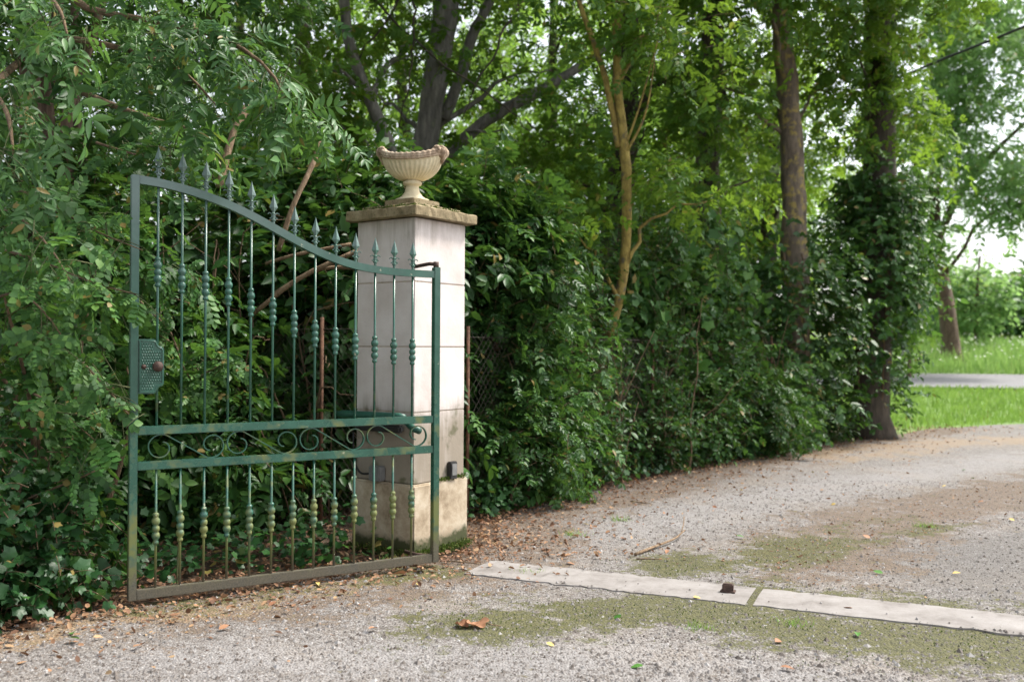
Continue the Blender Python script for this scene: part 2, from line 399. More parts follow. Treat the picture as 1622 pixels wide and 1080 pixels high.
def masks(x, y):
    moss = np.maximum.reduce([band(x, y, [(-.2, 4.78), (.6, 5.05), (1.5, 5.25), (2.3, 4.95), (3.2, 4.5)], .52), band(x, y, [(1.3, 4.85), (2.4, 4.35), (3.2, 4.2)], .6),
                              band(x, y, [(1.0, 6.05), (1.6, 6.3), (2.3, 6.9)], .45), 0.75 * band(x, y, [(-1.9, 5.05), (-1.0, 5.6), (-.5, 5.9)], .30),
                              0.55 * band(x, y, [(2.0, 6.8), (3.2, 7.9)], .3), 0.7 * band(x, y, [(2.7, 7.0), (3.6, 7.6)], .2)])
    dirt = np.maximum.reduce([band(x, y, EDGE[3:14], 1.0), band(x, y, [(-.1, 6.9), (.15, 7.9), (.6, 8.7), (1.5, 9.7)], .8), 0.8 * band(x, y, EDGE[1:5], .3), 1.0 * band(x, y, [(1.9, 6.2), (2.3, 6.8), (3.2, 7.9), (5.2, 9.6), (8, 11.5)], .85)])
    tan = np.maximum(0.9 * band(x, y, [(4.2, 12.4), (6, 14), (8.2, 14.7), (14, 15.5)], 1.0), 0.9 * band(x, y, [(-2.6, 4.3), (-1.6, 5.1), (-.6, 5.85)], .3))
    damp = np.clip(1.3 - np.hypot((x - 3.6) / 2.0, (y - 6.3) / 1.3), 0, 1)
    track = np.maximum(band(x, y, [(.0, 6.6), (1.3, 7.8), (3.4, 9.7), (6.5, 12.2), (12, 15)], .8), band(x, y, [(-1.5, 4.2), (.5, 4.3), (1.4, 3.9)], .5))
    return dict(track=track, moss=moss, dirt=dirt, tan=tan, damp=damp)
def grid_mesh(name, X, Y, Z, mat, attrs):
    a, b = X.shape
    V = np.stack([X.ravel(), Y.ravel(), Z.ravel()], 1)
    i = np.arange(a * b).reshape(a, b)
    F = np.stack([i[:-1, :-1].ravel(), i[1:, :-1].ravel(), i[1:, 1:].ravel(), i[:-1, 1:].ravel()], 1)
    me = raw_mesh(name, V, F)
    for k, val in attrs.items():
        at = me.attributes.new(k, 'FLOAT', 'POINT'); at.data.foreach_set('value', np.ascontiguousarray(val.ravel(), dtype=np.float32))
    o = link(name, me, mat); o['kind'] = 'structure'
    return o
xs = np.concatenate([np.linspace(-900, -30, 12), np.linspace(-25, 45, 141), np.linspace(60, 900, 12)])
ys = np.concatenate([np.linspace(-60, -4, 8), np.linspace(-3, 60, 127), np.linspace(75, 1500, 14)])
X, Y = np.meshgrid(xs, ys)
edge_y = np.interp(X, EDGE[1:, 0], EDGE[1:, 1])
turf = np.clip((X - 5.2) / 1.2, 0, 1) * np.clip((Y - 15) / 1.0, 0, 1)
turf = np.maximum(turf, np.clip((Y - 42) / 4, 0, 1))
grid_mesh('ground', X, Y, H(X, Y) - 0.02 - 0.06 * np.clip((X + 2.2) / .6, 0, 1) * np.clip((edge_y - .6 - Y) / .8, 0, 1), 'soil', dict(turf=turf))
# driveway sheet: edge line -> far right
n_s, n_v = 300, 190
s = np.linspace(0, 1, n_s)
seg = np.r_[0, np.cumsum(np.hypot(*np.diff(EDGE, axis=0).T))]; seg_t = seg ** 0.8 / seg[-1] ** 0.8
ex = np.interp(s, seg_t, EDGE[:, 0]); ey = np.interp(s, seg_t, EDGE[:, 1])
ex += 0.05 * np.sin(s * 190) * np.sin(s * 73); ey += 0.05 * np.sin(s * 230 + 1)
RT = np.array([(7, -3), (9, 1.5), (12, 3.5), (16, 5.5), (22, 7.5), (30, 9.5), (60, 11)])
rt = np.linspace(0, 1, len(RT)); rx = np.interp(s ** 1.3, rt, RT[:, 0]); ry = np.interp(s ** 1.3, rt, RT[:, 1])
v = (np.linspace(0, 1, n_v)) ** 1.35
X = ex[:, None] * (1 - v) + rx[:, None] * v; Y = ey[:, None] * (1 - v) + ry[:, None] * v
Z = H(X, Y) - 0.006 + 0.004 * np.sin(X * 1.7 + Y * .6) * np.sin(Y * 1.1)
Z[:, 0] -= 0.02
grid_mesh('driveway', X, Y, Z, 'gravel', masks(X, Y))
def ZD(x, y): return H(x, y) - 0.006 + 0.004 * np.sin(x * 1.7 + y * .6) * np.sin(y * 1.1)
# country road beyond the verge
rxs = np.linspace(-60, 120, 181); vv = np.linspace(25.2, 31.0, 8)
Xr, Vr = np.meshgrid(rxs, vv); Yr = Vr - 0.2 * (np.clip(Xr, -10, 40) - 12)
grid_mesh('road', Xr, Yr, H(Xr, Yr) + 0.03, 'asphalt', {})

# ------------------------------------------------------------------ leaf templates
def leaf_simple(wd=0.25, fold=0.06, curl=0.08):
    V = np.array([(0, 0, 0), (wd, .4, fold), (0, 1, -curl), (-wd, .4, fold)], float)
    return V, np.array([(0, 1, 2), (0, 2, 3)])
def leaf4(wd=0.26, fold=0.07, curl=0.1, pk=0.35):
    V = np.array([(0, 0, 0), (wd * .85, pk * .7, fold * .8), (wd * .8, pk + .28, fold * .6), (0, 1, -curl), (-wd * .8, pk + .28, fold * .6), (-wd * .85, pk * .7, fold * .8)], float)
    return V, np.array([(0, 1, 2), (0, 2, 3), (0, 3, 4), (0, 4, 5)])
def leaf_fine(wd=0.24, fold=0.07, curl=0.14):
    t = np.array([0, .14, .36, .62, .84, 1]); wv = np.array([0, .62, 1, .86, .42, 0]) * wd
    c = [(0, a, -curl * a * a) for a in t]
    Rr = [(wv[i], t[i], -curl * t[i] ** 2 + fold * wv[i] / wd) for i in range(1, 5)]
    L = [(-x, y, z) for x, y, z in Rr]
    V = np.array(c + Rr + L, float); T = []
    for base, flip in ((6, 0), (10, 1)):
        q = [(0, base, 1)]
        for i in range(1, 4):
            q += [(i, base + i - 1, base + i), (i, base + i, i + 1)]
        q += [(4, base + 3, 5)]
        T += [(a, c_, b) if flip else (a, b, c_) for a, b, c_ in q]
    return V, np.array(T)
def leaf_ivy(cup=0.1):
    o = [(0, 1), (.17, .74), (.27, .66), (.46, .62), (.43, .42), (.40, .26), (.42, .05), (.22, -.03), (0, .08)]
    o += [(-x, y) for x, y in o[1:-1][::-1]]
    V = [(0, .36, 0)] + [(x, y, -cup * (x * x + (y - .36) ** 2) * 2 + 0.05 * abs(x)) for x, y in o]
    n_ = len(o); T = [(0, 1 + (i + 1) % n_, 1 + i) for i in range(n_)]
    return np.array(V, float), np.array(T)
def xf(tp, M3, s_, p): return tp[0] @ np.asarray(M3).T * s_ + np.asarray(p), tp[1]
def pinnate(lf, pairs, ll=0.36, rnd=0.0, droop=0.25, rach=True, wid=1.0):
    Vs, Ts, k = [], [], 0
    def put(ang, y, ln, tilt):
        nonlocal k
        ca, sa = math.cos(ang), math.sin(ang)
        ct, st = math.cos(tilt), math.sin(tilt)
        Mx = np.array([[ca, sa, 0], [-sa, ca, 0], [0, 0, 1]]).T
        Tl = np.array([[1, 0, 0], [0, ct, -st], [0, st, ct]])
        V, T = lf
        q = (V * [wid, 1, 1]) @ Tl.T @ Mx.T * ln + np.array([0, y, -droop * y * y])
        Vs.append(q); Ts.append(T + k); k += len(V)
    for i in range(pairs):
        y = 0.28 + 0.60 * i / max(1, pairs - 1)
        ln = ll * (0.8 + 0.35 * math.sin(math.pi * (0.25 + .6 * i / pairs)))
        for sgn in (-1, 1):
            put(sgn * (R(58) + RNG.normal(0, rnd)), y + RNG.normal(0, rnd * .04), ln * (1 + RNG.normal(0, rnd * .4)), -0.15 + RNG.normal(0, rnd))
    put(RNG.normal(0, rnd), 0.92, ll, -0.35)
    if rach:
        yv = np.linspace(0, .95, 4); rr = 0.008
        for a, b in zip(yv[:-1], yv[1:]):
            za, zb = -droop * a * a, -droop * b * b
            V = np.array([(-rr, a, za), (rr, a, za), (rr, b, zb), (-rr, b, zb)]); Vs.append(V); Ts.append(np.array([(0, 1, 2), (0, 2, 3)]) + k); k += 4
    return np.concatenate(Vs), np.concatenate(Ts)
FINE = leaf_fine(.165, .05, .16); ROUND = leaf_fine(0.36, 0.05, 0.08)
TP = {
 'ash_near': [pinnate(FINE, n_, .40, .14, dr) for n_, dr in ((3, .2), (4, .35), (4, .15), (3, .45))],
 'robinia_near': [pinnate(ROUND, n_, .24, .14, dr) for n_, dr in ((4, .2), (5, .3), (5, .1), (4, .4))],
 'ash_mid': [pinnate(leaf4(), n_, .36, .15, dr, False) for n_, dr in ((4, .2), (4, .4), (3, .3))],
 'ash_far': [pinnate(leaf_simple(.22), n_, .40, .18, dr, False) for n_, dr in ((3, .2), (4, .4))],
 'ovate': [leaf4(.30), leaf4(.26, .1, .2), leaf4(.33, .03, .05)],
 'ovate_fine': [leaf_fine(.30), leaf_fine(.27, .1, .25), leaf_fine(.34, .04, .05)],
 'simple': [leaf_simple(.3), leaf_simple(.26, .1, .2)],
 'ivy': [leaf_ivy(.1), leaf_ivy(.3), leaf_ivy(-.1)],
}
def norm(a): return a / (np.linalg.norm(a, axis=-1, keepdims=True) + 1e-9)
def frames(D, N0):
    D = norm(D); N = norm(N0 - D * np.sum(D * N0, -1, keepdims=True)); Xx = np.cross(D, N)
    return np.stack([Xx, D, N], -1)       # columns: x, y(axis), z(normal)
def place(tps, Pn, F, S):
    Vs, Ts, k = [], [], 0
    idx = RNG.integers(0, len(tps), len(Pn))
    for i, (V, T) in enumerate(tps):
        q = idx == i; c = int(q.sum())
        if not c: continue
        W = np.einsum('nij,vj->nvi', F[q], V) * S[q][:, None, None] + Pn[q][:, None, :]
        Vs.append(W.reshape(-1, 3)); Ts.append((T[None] + (np.arange(c) * len(V))[:, None, None]).reshape(-1, 3) + k); k += c * len(V)
    return np.concatenate(Vs), np.concatenate(Ts)
_solo_cache = {}
def solo_leaves(kind, mat, Pn, F, S, parent, name='leaf'):
    """single leaves as parts sharing the template meshes"""
    off = world_off(parent)
    for i in range(len(Pn)):
        k = random.randrange(len(TP[kind])); key = (kind, k, mat)
        if key not in _solo_cache:
            me = raw_mesh(name, *TP[kind][k]); me.materials.append(M[mat]); _solo_cache[key] = me
        o = bpy.data.objects.new(name, _solo_cache[key]); COL.objects.link(o); o.parent = parent
        m4 = Matrix.Identity(4)
        for a in range(3):
            for b in range(3): m4[a][b] = F[i][a][b] * S[i]
            m4[a][3] = Pn[i][a] - off[a]
        o.matrix_basis = m4
def rand_dir(n_):
    return norm(RNG.normal(0, 1, (n_, 3)))
def clusters(ells, per, jitter=0.22, shell=(0.55, 1.0), zmin=0.05):
    """ellipsoids (cx,cy,cz,rx,ry,rz[,weight]) -> cluster centres and outward directions"""
    C, D, Rr = [], [], []
    for e in ells:
        wgt = e[6] if len(e) > 6 else 1.0
        k = max(1, int(per * wgt))
        d = rand_dir(k); r = RNG.uniform(shell[0], shell[1], (k, 1)) ** 0.8
        C.append(np.array(e[:3]) + d * r * np.array(e[3:6])); D.append(d); Rr.append(np.full(k, min(e[3:6]) * jitter))
    return np.concatenate(C), np.concatenate(D), np.concatenate(Rr)
def twigs(ells, per, twigs_per, length, droop=0.2, up=0.3, jitter=0.3, shell=(0.5, 1.0), zmin=0.04, outw=0.7):
    C, D, Rr = clusters(ells, per, jitter, shell)
    n_ = len(C) * twigs_per
    S = np.repeat(C, twigs_per, 0) + RNG.normal(0, 1, (n_, 3)) * np.repeat(Rr, twigs_per)[:, None]
    O = np.repeat(D, twigs_per, 0)
    d = norm(O * outw + rand_dir(n_) * 0.8 + np.array([0, 0, up]))
    L = length * RNG.uniform(0.6, 1.3, n_)
    keep = S[:, 2] > zmin
    return S[keep], d[keep], L[keep], O[keep], np.full(int(keep.sum()), droop)
def leaves_on(tw, K, size, flat=0.55, outn=0.35, side=0.9, zmin=0.02, sizevar=0.3):
    S, d, L, O, g = tw
    n_ = len(S)
    t = np.linspace(0.12, 1, K)[None] + RNG.normal(0, 0.03, (n_, K))
    Pn = S[:, None] + d[:, None] * (L[:, None] * t)[..., None]
    Pn[..., 2] -= (g * L)[:, None] * t * t
    tan = np.repeat(d[:, None], K, 1).copy(); tan[..., 2] -= 2 * g[:, None] * t
    sd = norm(np.cross(d, np.array([0, 0, 1.0]) + RNG.normal(0, .25, (n_, 3))))
    sg = np.where(np.arange(K) % 2 == 0, 1, -1)[None, :, None]
    ld = norm(tan) * 0.55 + sd[:, None] * sg * side + RNG.normal(0, .28, (n_, K, 3))
    ld[:, -1] = norm(tan[:, -1]) + RNG.normal(0, .15, (n_, 3))
    ld[..., 2] -= 0.15
    N0 = np.array([0, 0, 1.0]) * flat + O[:, None] * outn + RNG.normal(0, .38, (n_, K, 3))
    Pn = Pn.reshape(-1, 3); F = frames(ld.reshape(-1, 3), N0.reshape(-1, 3))
    Sc = size * np.exp(RNG.normal(0, sizevar, n_ * K)).clip(.45, 1.9)
    keep = Pn[:, 2] > zmin
    return Pn[keep], F[keep], Sc[keep]
def twig_mesh(tw, r0, sides=3, frac=1.0):
    S, d, L, O, g = tw
    q = RNG.random(len(S)) < frac
    S, d, L, g = S[q], d[q], L[q], g[q]
    n_ = len(S); ks = np.array([-0.35, 0.25, 0.65, 1.0])
    Pn = S[:, None] + d[:, None] * (L[:, None] * ks)[..., None]
    Pn[..., 2] -= (g * L)[:, None] * ks * ks * np.sign(ks)
    X1 = norm(np.cross(d, np.array([0.3, .2, 1.0]))); Y1 = np.cross(d, X1)
    rr = r0 * np.array([1.3, 1, .7, .3])
    a = np.linspace(0, 2 * np.pi, sides, endpoint=False)
    ring = np.cos(a)[:, None, None] * X1[None] + np.sin(a)[:, None, None] * Y1[None]      # sides,n,3
    V = Pn[:, :, None] + rr[None, :, None, None] * ring.transpose(1, 0, 2)[:, None]
    V = V.reshape(-1, 3)
    F = []
    for i in range(3):
        for j in range(sides):
            F.append((i * sides + j, i * sides + (j + 1) % sides, (i + 1) * sides + (j + 1) % sides, (i + 1) * sides + j))
    F = (np.array(F)[None] + (np.arange(n_) * 4 * sides)[:, None, None]).reshape(-1, 4)
    return V, F
LEAFCOUNT = [0]
def trim(Pn, F, Sc):
    """leaves that would stand in the swing of the gate are cut back"""
    px = Pn[:, 0] / Pn[:, 1] * FPX + 811; py = 548 - (Pn[:, 2] - CAM_H) / Pn[:, 1] * FPX
    t = np.clip((Pn[:, 0] - GL[0]) / (GRT[0] - GL[0]), -.3, 1); gd = GL[1] + t * (GRT[1] - GL[1])
    lim = np.interp(px, [150, 205, 300, 420, 480, 700], [760, 275, 275, 285, 255, 240])
    hit = (Pn[:, 1] < gd + .12) & (px > 185) & (px < 720) & (py > lim - 12) & (py < 960)
    keep = ~hit | ((RNG.random(len(Pn)) < .16) & (px < 232) & (py < 485))
    return Pn[keep], F[keep], Sc[keep]
def foliage(parent, tw, kind, mat, K, size, solo=0, name='foliage', twig='green_twig', tr=0.003, frac=0.7, **kw):
    Pn, F, Sc = trim(*leaves_on(tw, K, size, **kw))
    if solo:
        d = np.linalg.norm(Pn - np.array([0, 0, CAM_H]), axis=1)
        px = Pn[:, 0] / Pn[:, 1] * FPX + 811; py = 548 - (Pn[:, 2] - CAM_H) / Pn[:, 1] * FPX
        vis = (px > -20) & (px < 1640) & (py > -20) & (py < 1090)
        order = np.argsort(np.where(vis, d, 1e6))[:solo]
        solo_leaves(kind, mat, Pn[order], F[order], Sc[order], parent)
        rest = np.ones(len(Pn), bool); rest[order] = False
        Pn, F, Sc = Pn[rest], F[rest], Sc[rest]
    V, T = place(TP[kind], Pn, F, Sc)
    LEAFCOUNT[0] += len(T)
    o = arr(name, V, T, mat, parent, 'stuff')
    if frac > 0:
        V, T = twig_mesh(tw, tr, 3, frac)
        arr('twigs', V, T, twig, parent, 'stuff')
    return o
def merge(*tws): return tuple(np.concatenate(z) for z in zip(*tws))
def path_twigs(path, n_, length, droop=0.3, spread=0.12, fwd=0.6, up=0.0):
    """twigs that leave a bough along its length"""
    path = np.asarray(path); m = len(path)
    t = RNG.uniform(0.05, 1, n_) * (m - 1); i = np.clip(t.astype(int), 0, m - 2); f = (t - i)[:, None]
    S = path[i] * (1 - f) + path[i + 1] * f + RNG.normal(0, spread, (n_, 3))
    tg = norm(path[i + 1] - path[i])
    d = norm(tg * fwd + rand_dir(n_) * 0.8 + np.array([0, -0.15, up]))
    L = length * RNG.uniform(.6, 1.3, n_)
    return S, d, L, norm(d + np.array([0, -0.5, .3])), np.full(n_, droop)

def trunk(parent, pts, radii, mat, sides=16, rough=0.05, n_=24, name='trunk', flare=True):
    p_ = smoothpath(pts, n_); r = np.interp(np.linspace(0, 1, n_), np.linspace(0, 1, len(radii)), radii)
    p_[1:-1] += RNG.normal(0, 0.07, (n_ - 2, 3)) * r[1:-1, None] * [1, 1, 0.3]
    if flare:
        r = r * (1 + 0.5 * np.exp(-(p_[:, 2] - p_[0, 2]) / 0.25))
    return Geo().tube(p_, r, sides, rough).build(name, mat, parent)
def limbs(parent, tp, ells, mat, r0, k=2, nmax=14, name='limb'):
    """curved boughs from the trunk into the crown"""
    tp = np.asarray(tp); c = 0
    for e in ells:
        for _ in range(k):
            if c >= nmax: return
            tgt = np.array(e[:3]) + rand_dir(1)[0] * np.array(e[3:6]) * 0.6
            lo = tp[np.argmin(np.abs(tp[:, 2] - (tgt[2] - 0.5 * np.linalg.norm(tgt[:2] - tp[-1][:2]) - .3)))]
            mid = (lo + tgt) / 2 + np.array([0, 0, 0.15 * np.linalg.norm(tgt - lo)]) + RNG.normal(0, .12, 3)
            p_ = smoothpath([lo, mid, tgt], 9)
            p_[1:-1] += RNG.normal(0, .03, (7, 3))
            Geo().tube(p_, np.linspace(r0 * RNG.uniform(.7, 1.1), r0 * .18, 9), 7, .04).build(name, mat, parent); c += 1

# ------------------------------------------------------------------ gate
GL = np.array([-2.042, 5.056]); GRT = np.array([-0.466, 6.022])
gdir = (GRT - GL) / np.linalg.norm(GRT - GL); GLEN = float(np.linalg.norm(GRT - GL)); gang = math.atan2(gdir[1], gdir[0])
gnor = np.array([gdir[1], -gdir[0]])      # towards the camera
def G(u, z, off=0.0):
    q = GL + gdir * u + gnor * off; return np.array([q[0], q[1], z])
gate = root('iron_gate', 'open dark green wrought iron gate leaf with curved top and spear finials', 'gate', G(0, 0))
tt = np.array([0, .076, .145, .2135, .282, .35, .419, .488, .556, .625, .694, .762, .83, .9, 1.0])
zz = np.array([2.28, 2.274, 2.252, 2.222, 2.184, 2.134, 2.071, 2.008, 1.952, 1.906, 1.875, 1.859, 1.852, 1.849, 1.849])
ts = np.linspace(0, 1, 61); pz = np.interp(ts, tt, zz)
for _ in range(12): pz[1:-1] = (pz[:-2] + pz[2:] + 2 * pz[1:-1]) / 4
def ztop(u): return float(np.interp(u / GLEN, ts, pz))
def flat_box(name, u0, u1, z0, z1, t, parent, mat='paint', off=0.0, bev=0.003):
    c = G((u0 + u1) / 2, (z0 + z1) / 2, off)
    return bmo(name, box_bm(c[0], c[1], c[2], u1 - u0, t, z1 - z0, gang, bev), mat, parent)
SW = 0.042
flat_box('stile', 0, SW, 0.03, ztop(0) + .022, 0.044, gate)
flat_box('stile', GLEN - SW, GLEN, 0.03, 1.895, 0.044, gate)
for z in (0.934, 0.745): flat_box('rail', SW + .001, GLEN - SW - .001, z - .023, z + .023, 0.036, gate)
flat_box('bottom_rail', SW + .001, GLEN - SW - .001, 0.031, 0.083, 0.036, gate)
# curved top rail
V, F = [], []
us = np.linspace(SW + .001, GLEN - SW - .001, 60)
for u in us:
    z = ztop(u)
    sl_ = (ztop(min(u + .02, GLEN)) - ztop(max(u - .02, 0))) / (min(u + .02, GLEN) - max(u - .02, 0)); hh = 0.022 * math.sqrt(1 + sl_ * sl_)
    for o_, h_ in ((.019, hh), (.019, -hh), (-.019, -hh), (-.019, hh)): V.append(G(u, z + h_, o_))
for i in range(59):
    for j in range(4): F.append((i * 4 + j, i * 4 + (j + 1) % 4, i * 4 + 4 + (j + 1) % 4, i * 4 + 4 + j))
F += [(0, 1, 2, 3), (236, 239, 238, 237)]
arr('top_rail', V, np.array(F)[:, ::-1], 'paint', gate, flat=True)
KNOB = [(.008, -.082), (.013, -.078), (.013, -.066), (.009, -.060), (.017, -.048), (.019, -.036), (.016, -.024), (.010, -.017), (.016, -.012), (.017, 0), (.016, .010),
        (.010, .016), (.015, .022), (.0195, .034), (.018, .048), (.010, .060), (.014, .066), (.014, .076), (.008, .082)]
def spearhead(u, z, parent):
    g = Geo(); c = G(u, z)
    g.lathe(c, [(.008, 0), (.008, .02), (.013, .024), (.013, .032), (.007, .036), (.007, .06), (.012, .064), (.006, .07), (.006, .075)], 10)
    # flat diamond blade with a raised spine
    prof = [(0.007, .072, .006), (.012, .084, .008), (.025, .100, .011), (.015, .130, .009), (.005, .162, .004), (.0006, .180, .0006)]
    Vv = []
    for wv, hz, dp in prof:
        for a, b in ((wv, 0), (0, dp), (-wv, 0), (0, -dp)): Vv.append(G(u + a, z + hz, b))
    Fv = [(i * 4 + j, i * 4 + (j + 1) % 4, i * 4 + 4 + (j + 1) % 4, i * 4 + 4 + j) for i in range(len(prof) - 1) for j in range(4)]
    g.add(Vv, Fv)
    for sg in (-1, 1):       # little curls beside the neck
        a = np.linspace(-1.6, 2.6, 9)
        g.tube([G(u + sg * (.008 + .014 + .014 * math.cos(math.pi - q) * 1.0), z + .052 + .016 * math.sin(q), .0) for q in a], np.linspace(.0045, .003, 9), 5)
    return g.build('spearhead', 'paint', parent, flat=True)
for i in range(13):
    u = 0.141 + 0.1269 * i; zt = ztop(u) - .02
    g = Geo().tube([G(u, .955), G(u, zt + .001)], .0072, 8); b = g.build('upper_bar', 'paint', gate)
    Geo().lathe(G(u, ztop(u) - .49 + RNG.normal(0, .004)), [(r * 1.18, z) for r, z in KNOB], 14).build('knuckle', 'paint', b)
    spearhead(u, ztop(u) + .019, b)
    b = Geo().tube([G(u, .082), G(u, .723)], .0072, 8).build('lower_bar', 'paint', gate)
    Geo().lathe(G(u, .41 + RNG.normal(0, .004)), [(r * 1.18, z * 1.05) for r, z in KNOB], 14).build('knuckle', 'paint', b)
# flat-bar scrolls between the two rails
def scroll_path(wd, hgt):
    r1 = hgt / 2 * .98; pts = []
    for a in np.linspace(R(75), R(-292), 40):        # inner end, clockwise, leaving over the top
        k = (R(75) - a) / R(367); r_ = r1 * (0.42 + 0.58 * min(1, k * 1.35))
        pts.append((-wd / 2 + r1 + r_ * math.cos(a), r_ * math.sin(a)))
    half = np.array(pts); other = -half[::-1]
    return np.vstack([half, other])
SC0, SC1 = 0.088, GLEN - 0.075
for i in range(4):
    wd = (SC1 - SC0) / 4; cu = SC0 + wd * (i + .5)
    pts = scroll_path(wd * .96, .142)
    tg = np.gradient(pts, axis=0); tg /= np.linalg.norm(tg, axis=1)[:, None]; nn_ = np.stack([-tg[:, 1], tg[:, 0]], 1)
    V, F = [], []
    for (u, z), (a, b) in zip(pts, nn_):
        for th, o_ in ((.003, .009), (-.003, .009), (-.003, -.009), (.003, -.009)): V.append(G(cu + u + a * th, .8395 + z + b * th, o_))
    k = len(pts)
    for q in range(k - 1):
        for j in range(4): F.append((q * 4 + j, q * 4 + (j + 1) % 4, q * 4 + 4 + (j + 1) % 4, q * 4 + 4 + j))
    arr('scroll', V, F, 'paint', gate, flat=True)
# lock plate with scooped corners, hammered face
bm = bmesh.new()
z0, z1, u0, u1, rc = 1.132, 1.425, SW + .001, .172, .042
out_ = [(u0, z0), (u1 - rc - .012, z0)] + [(u1 - .0 - rc * math.cos(a), z0 + rc * math.sin(a)) for a in np.linspace(0.15, 1.42, 8)] + [(u1, z0 + rc + .012)]
out_ += [(u, z0 + z1 - z) for u, z in out_[::-1]]
fr = [bm.verts.new(Vector(G(u, z, .026))) for u, z in out_]; bk = [bm.verts.new(Vector(G(u, z, -.026))) for u, z in out_]
bm.faces.new(fr[::-1]); bm.faces.new(bk)
for i in range(len(out_)):
    j = (i + 1) % len(out_); bm.faces.new((fr[i], fr[j], bk[j], bk[i]))
bmesh.ops.recalc_face_normals(bm, faces=bm.faces[:])
lock = bmo('lock_plate', bm, 'paint', gate)
cu_, cz_ = (u0 + u1) / 2, (z0 + z1) / 2
ins = [(cu_ + (u - cu_) * .88, cz_ + (z - cz_) * .93) for u, z in out_]
g = Geo(); g.tube([G(u, z, .028) for u, z in ins + ins[:1]], .0035, 6, caps=False); g.build('border', 'paint', lock)
dim = Geo()
for a in range(9):
    for b in range(17):
        uu = u0 + .016 + a * .0125 + (.006 if b % 2 else 0); zc = z0 + .026 + b * .0151
        if uu > u1 - .018 or ((uu > u1 - .055) and (zc < z0 + .06 or zc > z1 - .06)): continue
        if abs(zc - cz_) < .014 and (abs(uu - .068) < .014 or abs(uu - .125) < .03): continue
        c = G(uu + RNG.normal(0, .0012), zc + RNG.normal(0, .0012), .025)
        rr = .0062
        V = [G(uu + rr * math.cos(q) * 1.05, zc + rr * math.sin(q), .0255) for q in np.linspace(0, 2 * np.pi, 6, endpoint=False)]
        V += [G(uu + rr * .5 * math.cos(q), zc + rr * .5 * math.sin(q), .0295) for q in np.linspace(0, 2 * np.pi, 6, endpoint=False)]
        dim.add(V, [(j, (j + 1) % 6, 6 + (j + 1) % 6, 6 + j) for j in range(6)] + [(6, 7, 8, 9), (6, 9, 10, 11)])
dim.build('hammered_relief', 'paint', lock, 'stuff')
def axis_lathe(name, u, z, prof, mat, parent, sides=14):
    return Geo().tube([G(u, z, q) for r, q in prof], [r for r, q in prof], sides).build(name, mat, parent)
axis_lathe('knob', .133, cz_, [(.012, .025), (.012, .04), (.018, .046), (.027, .056), (.029, .066), (.024, .078), (.010, .084), (.001, .085)], 'rust_dark', lock)
axis_lathe('keyhole', .068, cz_ - .002, [(.013, .025), (.013, .032), (.009, .034), (.009, .030), (.001, .029)], 'rust_dark', lock)
# hinges at the pillar side
hg = Geo().tube([G(GLEN - .022, 1.893), G(GLEN - .022, 1.93)], .018, 10)
hg.tube([G(GLEN - .02, 1.915), G(GLEN - .045, 1.92, -.05), G(GLEN - .06, 1.915, -.14), G(GLEN - .07, 1.91, -.24)], .012, 8)
hg.build('hinge', 'rust_dark', gate)
hg = Geo().tube([G(GLEN - .03, .06, -.02), G(GLEN - .09, .06, -.12), G(GLEN - .11, .06, -.24)], .013, 8); hg.build('hinge', 'rust_dark', gate)

# ------------------------------------------------------------------ pillar and urn
PC = np.array([-0.705, 6.625]); PA = R(54); PW = 0.53
pillar = root('gate_pillar', 'square pale stone gate pillar with brown capstone behind the iron gate', 'pillar', (PC[0], PC[1], 0))
def pl(name, z0, z1, wd, mat, bev=0.006, parent=None, jit=0.0):
    b = box_bm(PC[0], PC[1], (z0 + z1) / 2, wd, wd, z1 - z0, PA, bev, 2)
    return bmo(name, b, mat, parent or pillar)
pl('plinth', -0.12, .478, PW + .045, 'plinth', .012)
zs = [.48, .954, 1.39, 1.823, 2.249]
for a, b in zip(zs[:-1], zs[1:]): pl('block', a + .0025, b - .0025, PW, 'stone', .004)
pl('mortar', .485, 2.245, PW - .012, 'plinth', 0)
def rough_slab(name, z0, z1, wd, mat, amp):
    bm = bmesh.new(); bmesh.ops.create_cube(bm, size=1)
    for v_ in bm.verts: v_.co = Vector((v_.co.x * wd, v_.co.y * wd, v_.co.z * (z1 - z0)))
    bmesh.ops.bevel(bm, geom=bm.edges[:], offset=.006, segments=1, affect='EDGES')
    bmesh.ops.subdivide_edges(bm, edges=[e for e in bm.edges if e.calc_length() > .1], cuts=14, use_grid_fill=True)
    for v_ in bm.verts: v_.co += Vector(RNG.normal(0, amp, 3))
    bmesh.ops.transform(bm, matrix=Matrix.Translation((PC[0], PC[1], (z0 + z1) / 2)) @ Matrix.Rotation(PA, 4, 'Z'), verts=bm.verts)
    return bmo(name, bm, mat, pillar)
rough_slab('capstone', 2.252, 2.320, .65, 'capstone', .0022)
rough_slab('upper_slab', 2.321, 2.350, .49, 'capstone', .002)
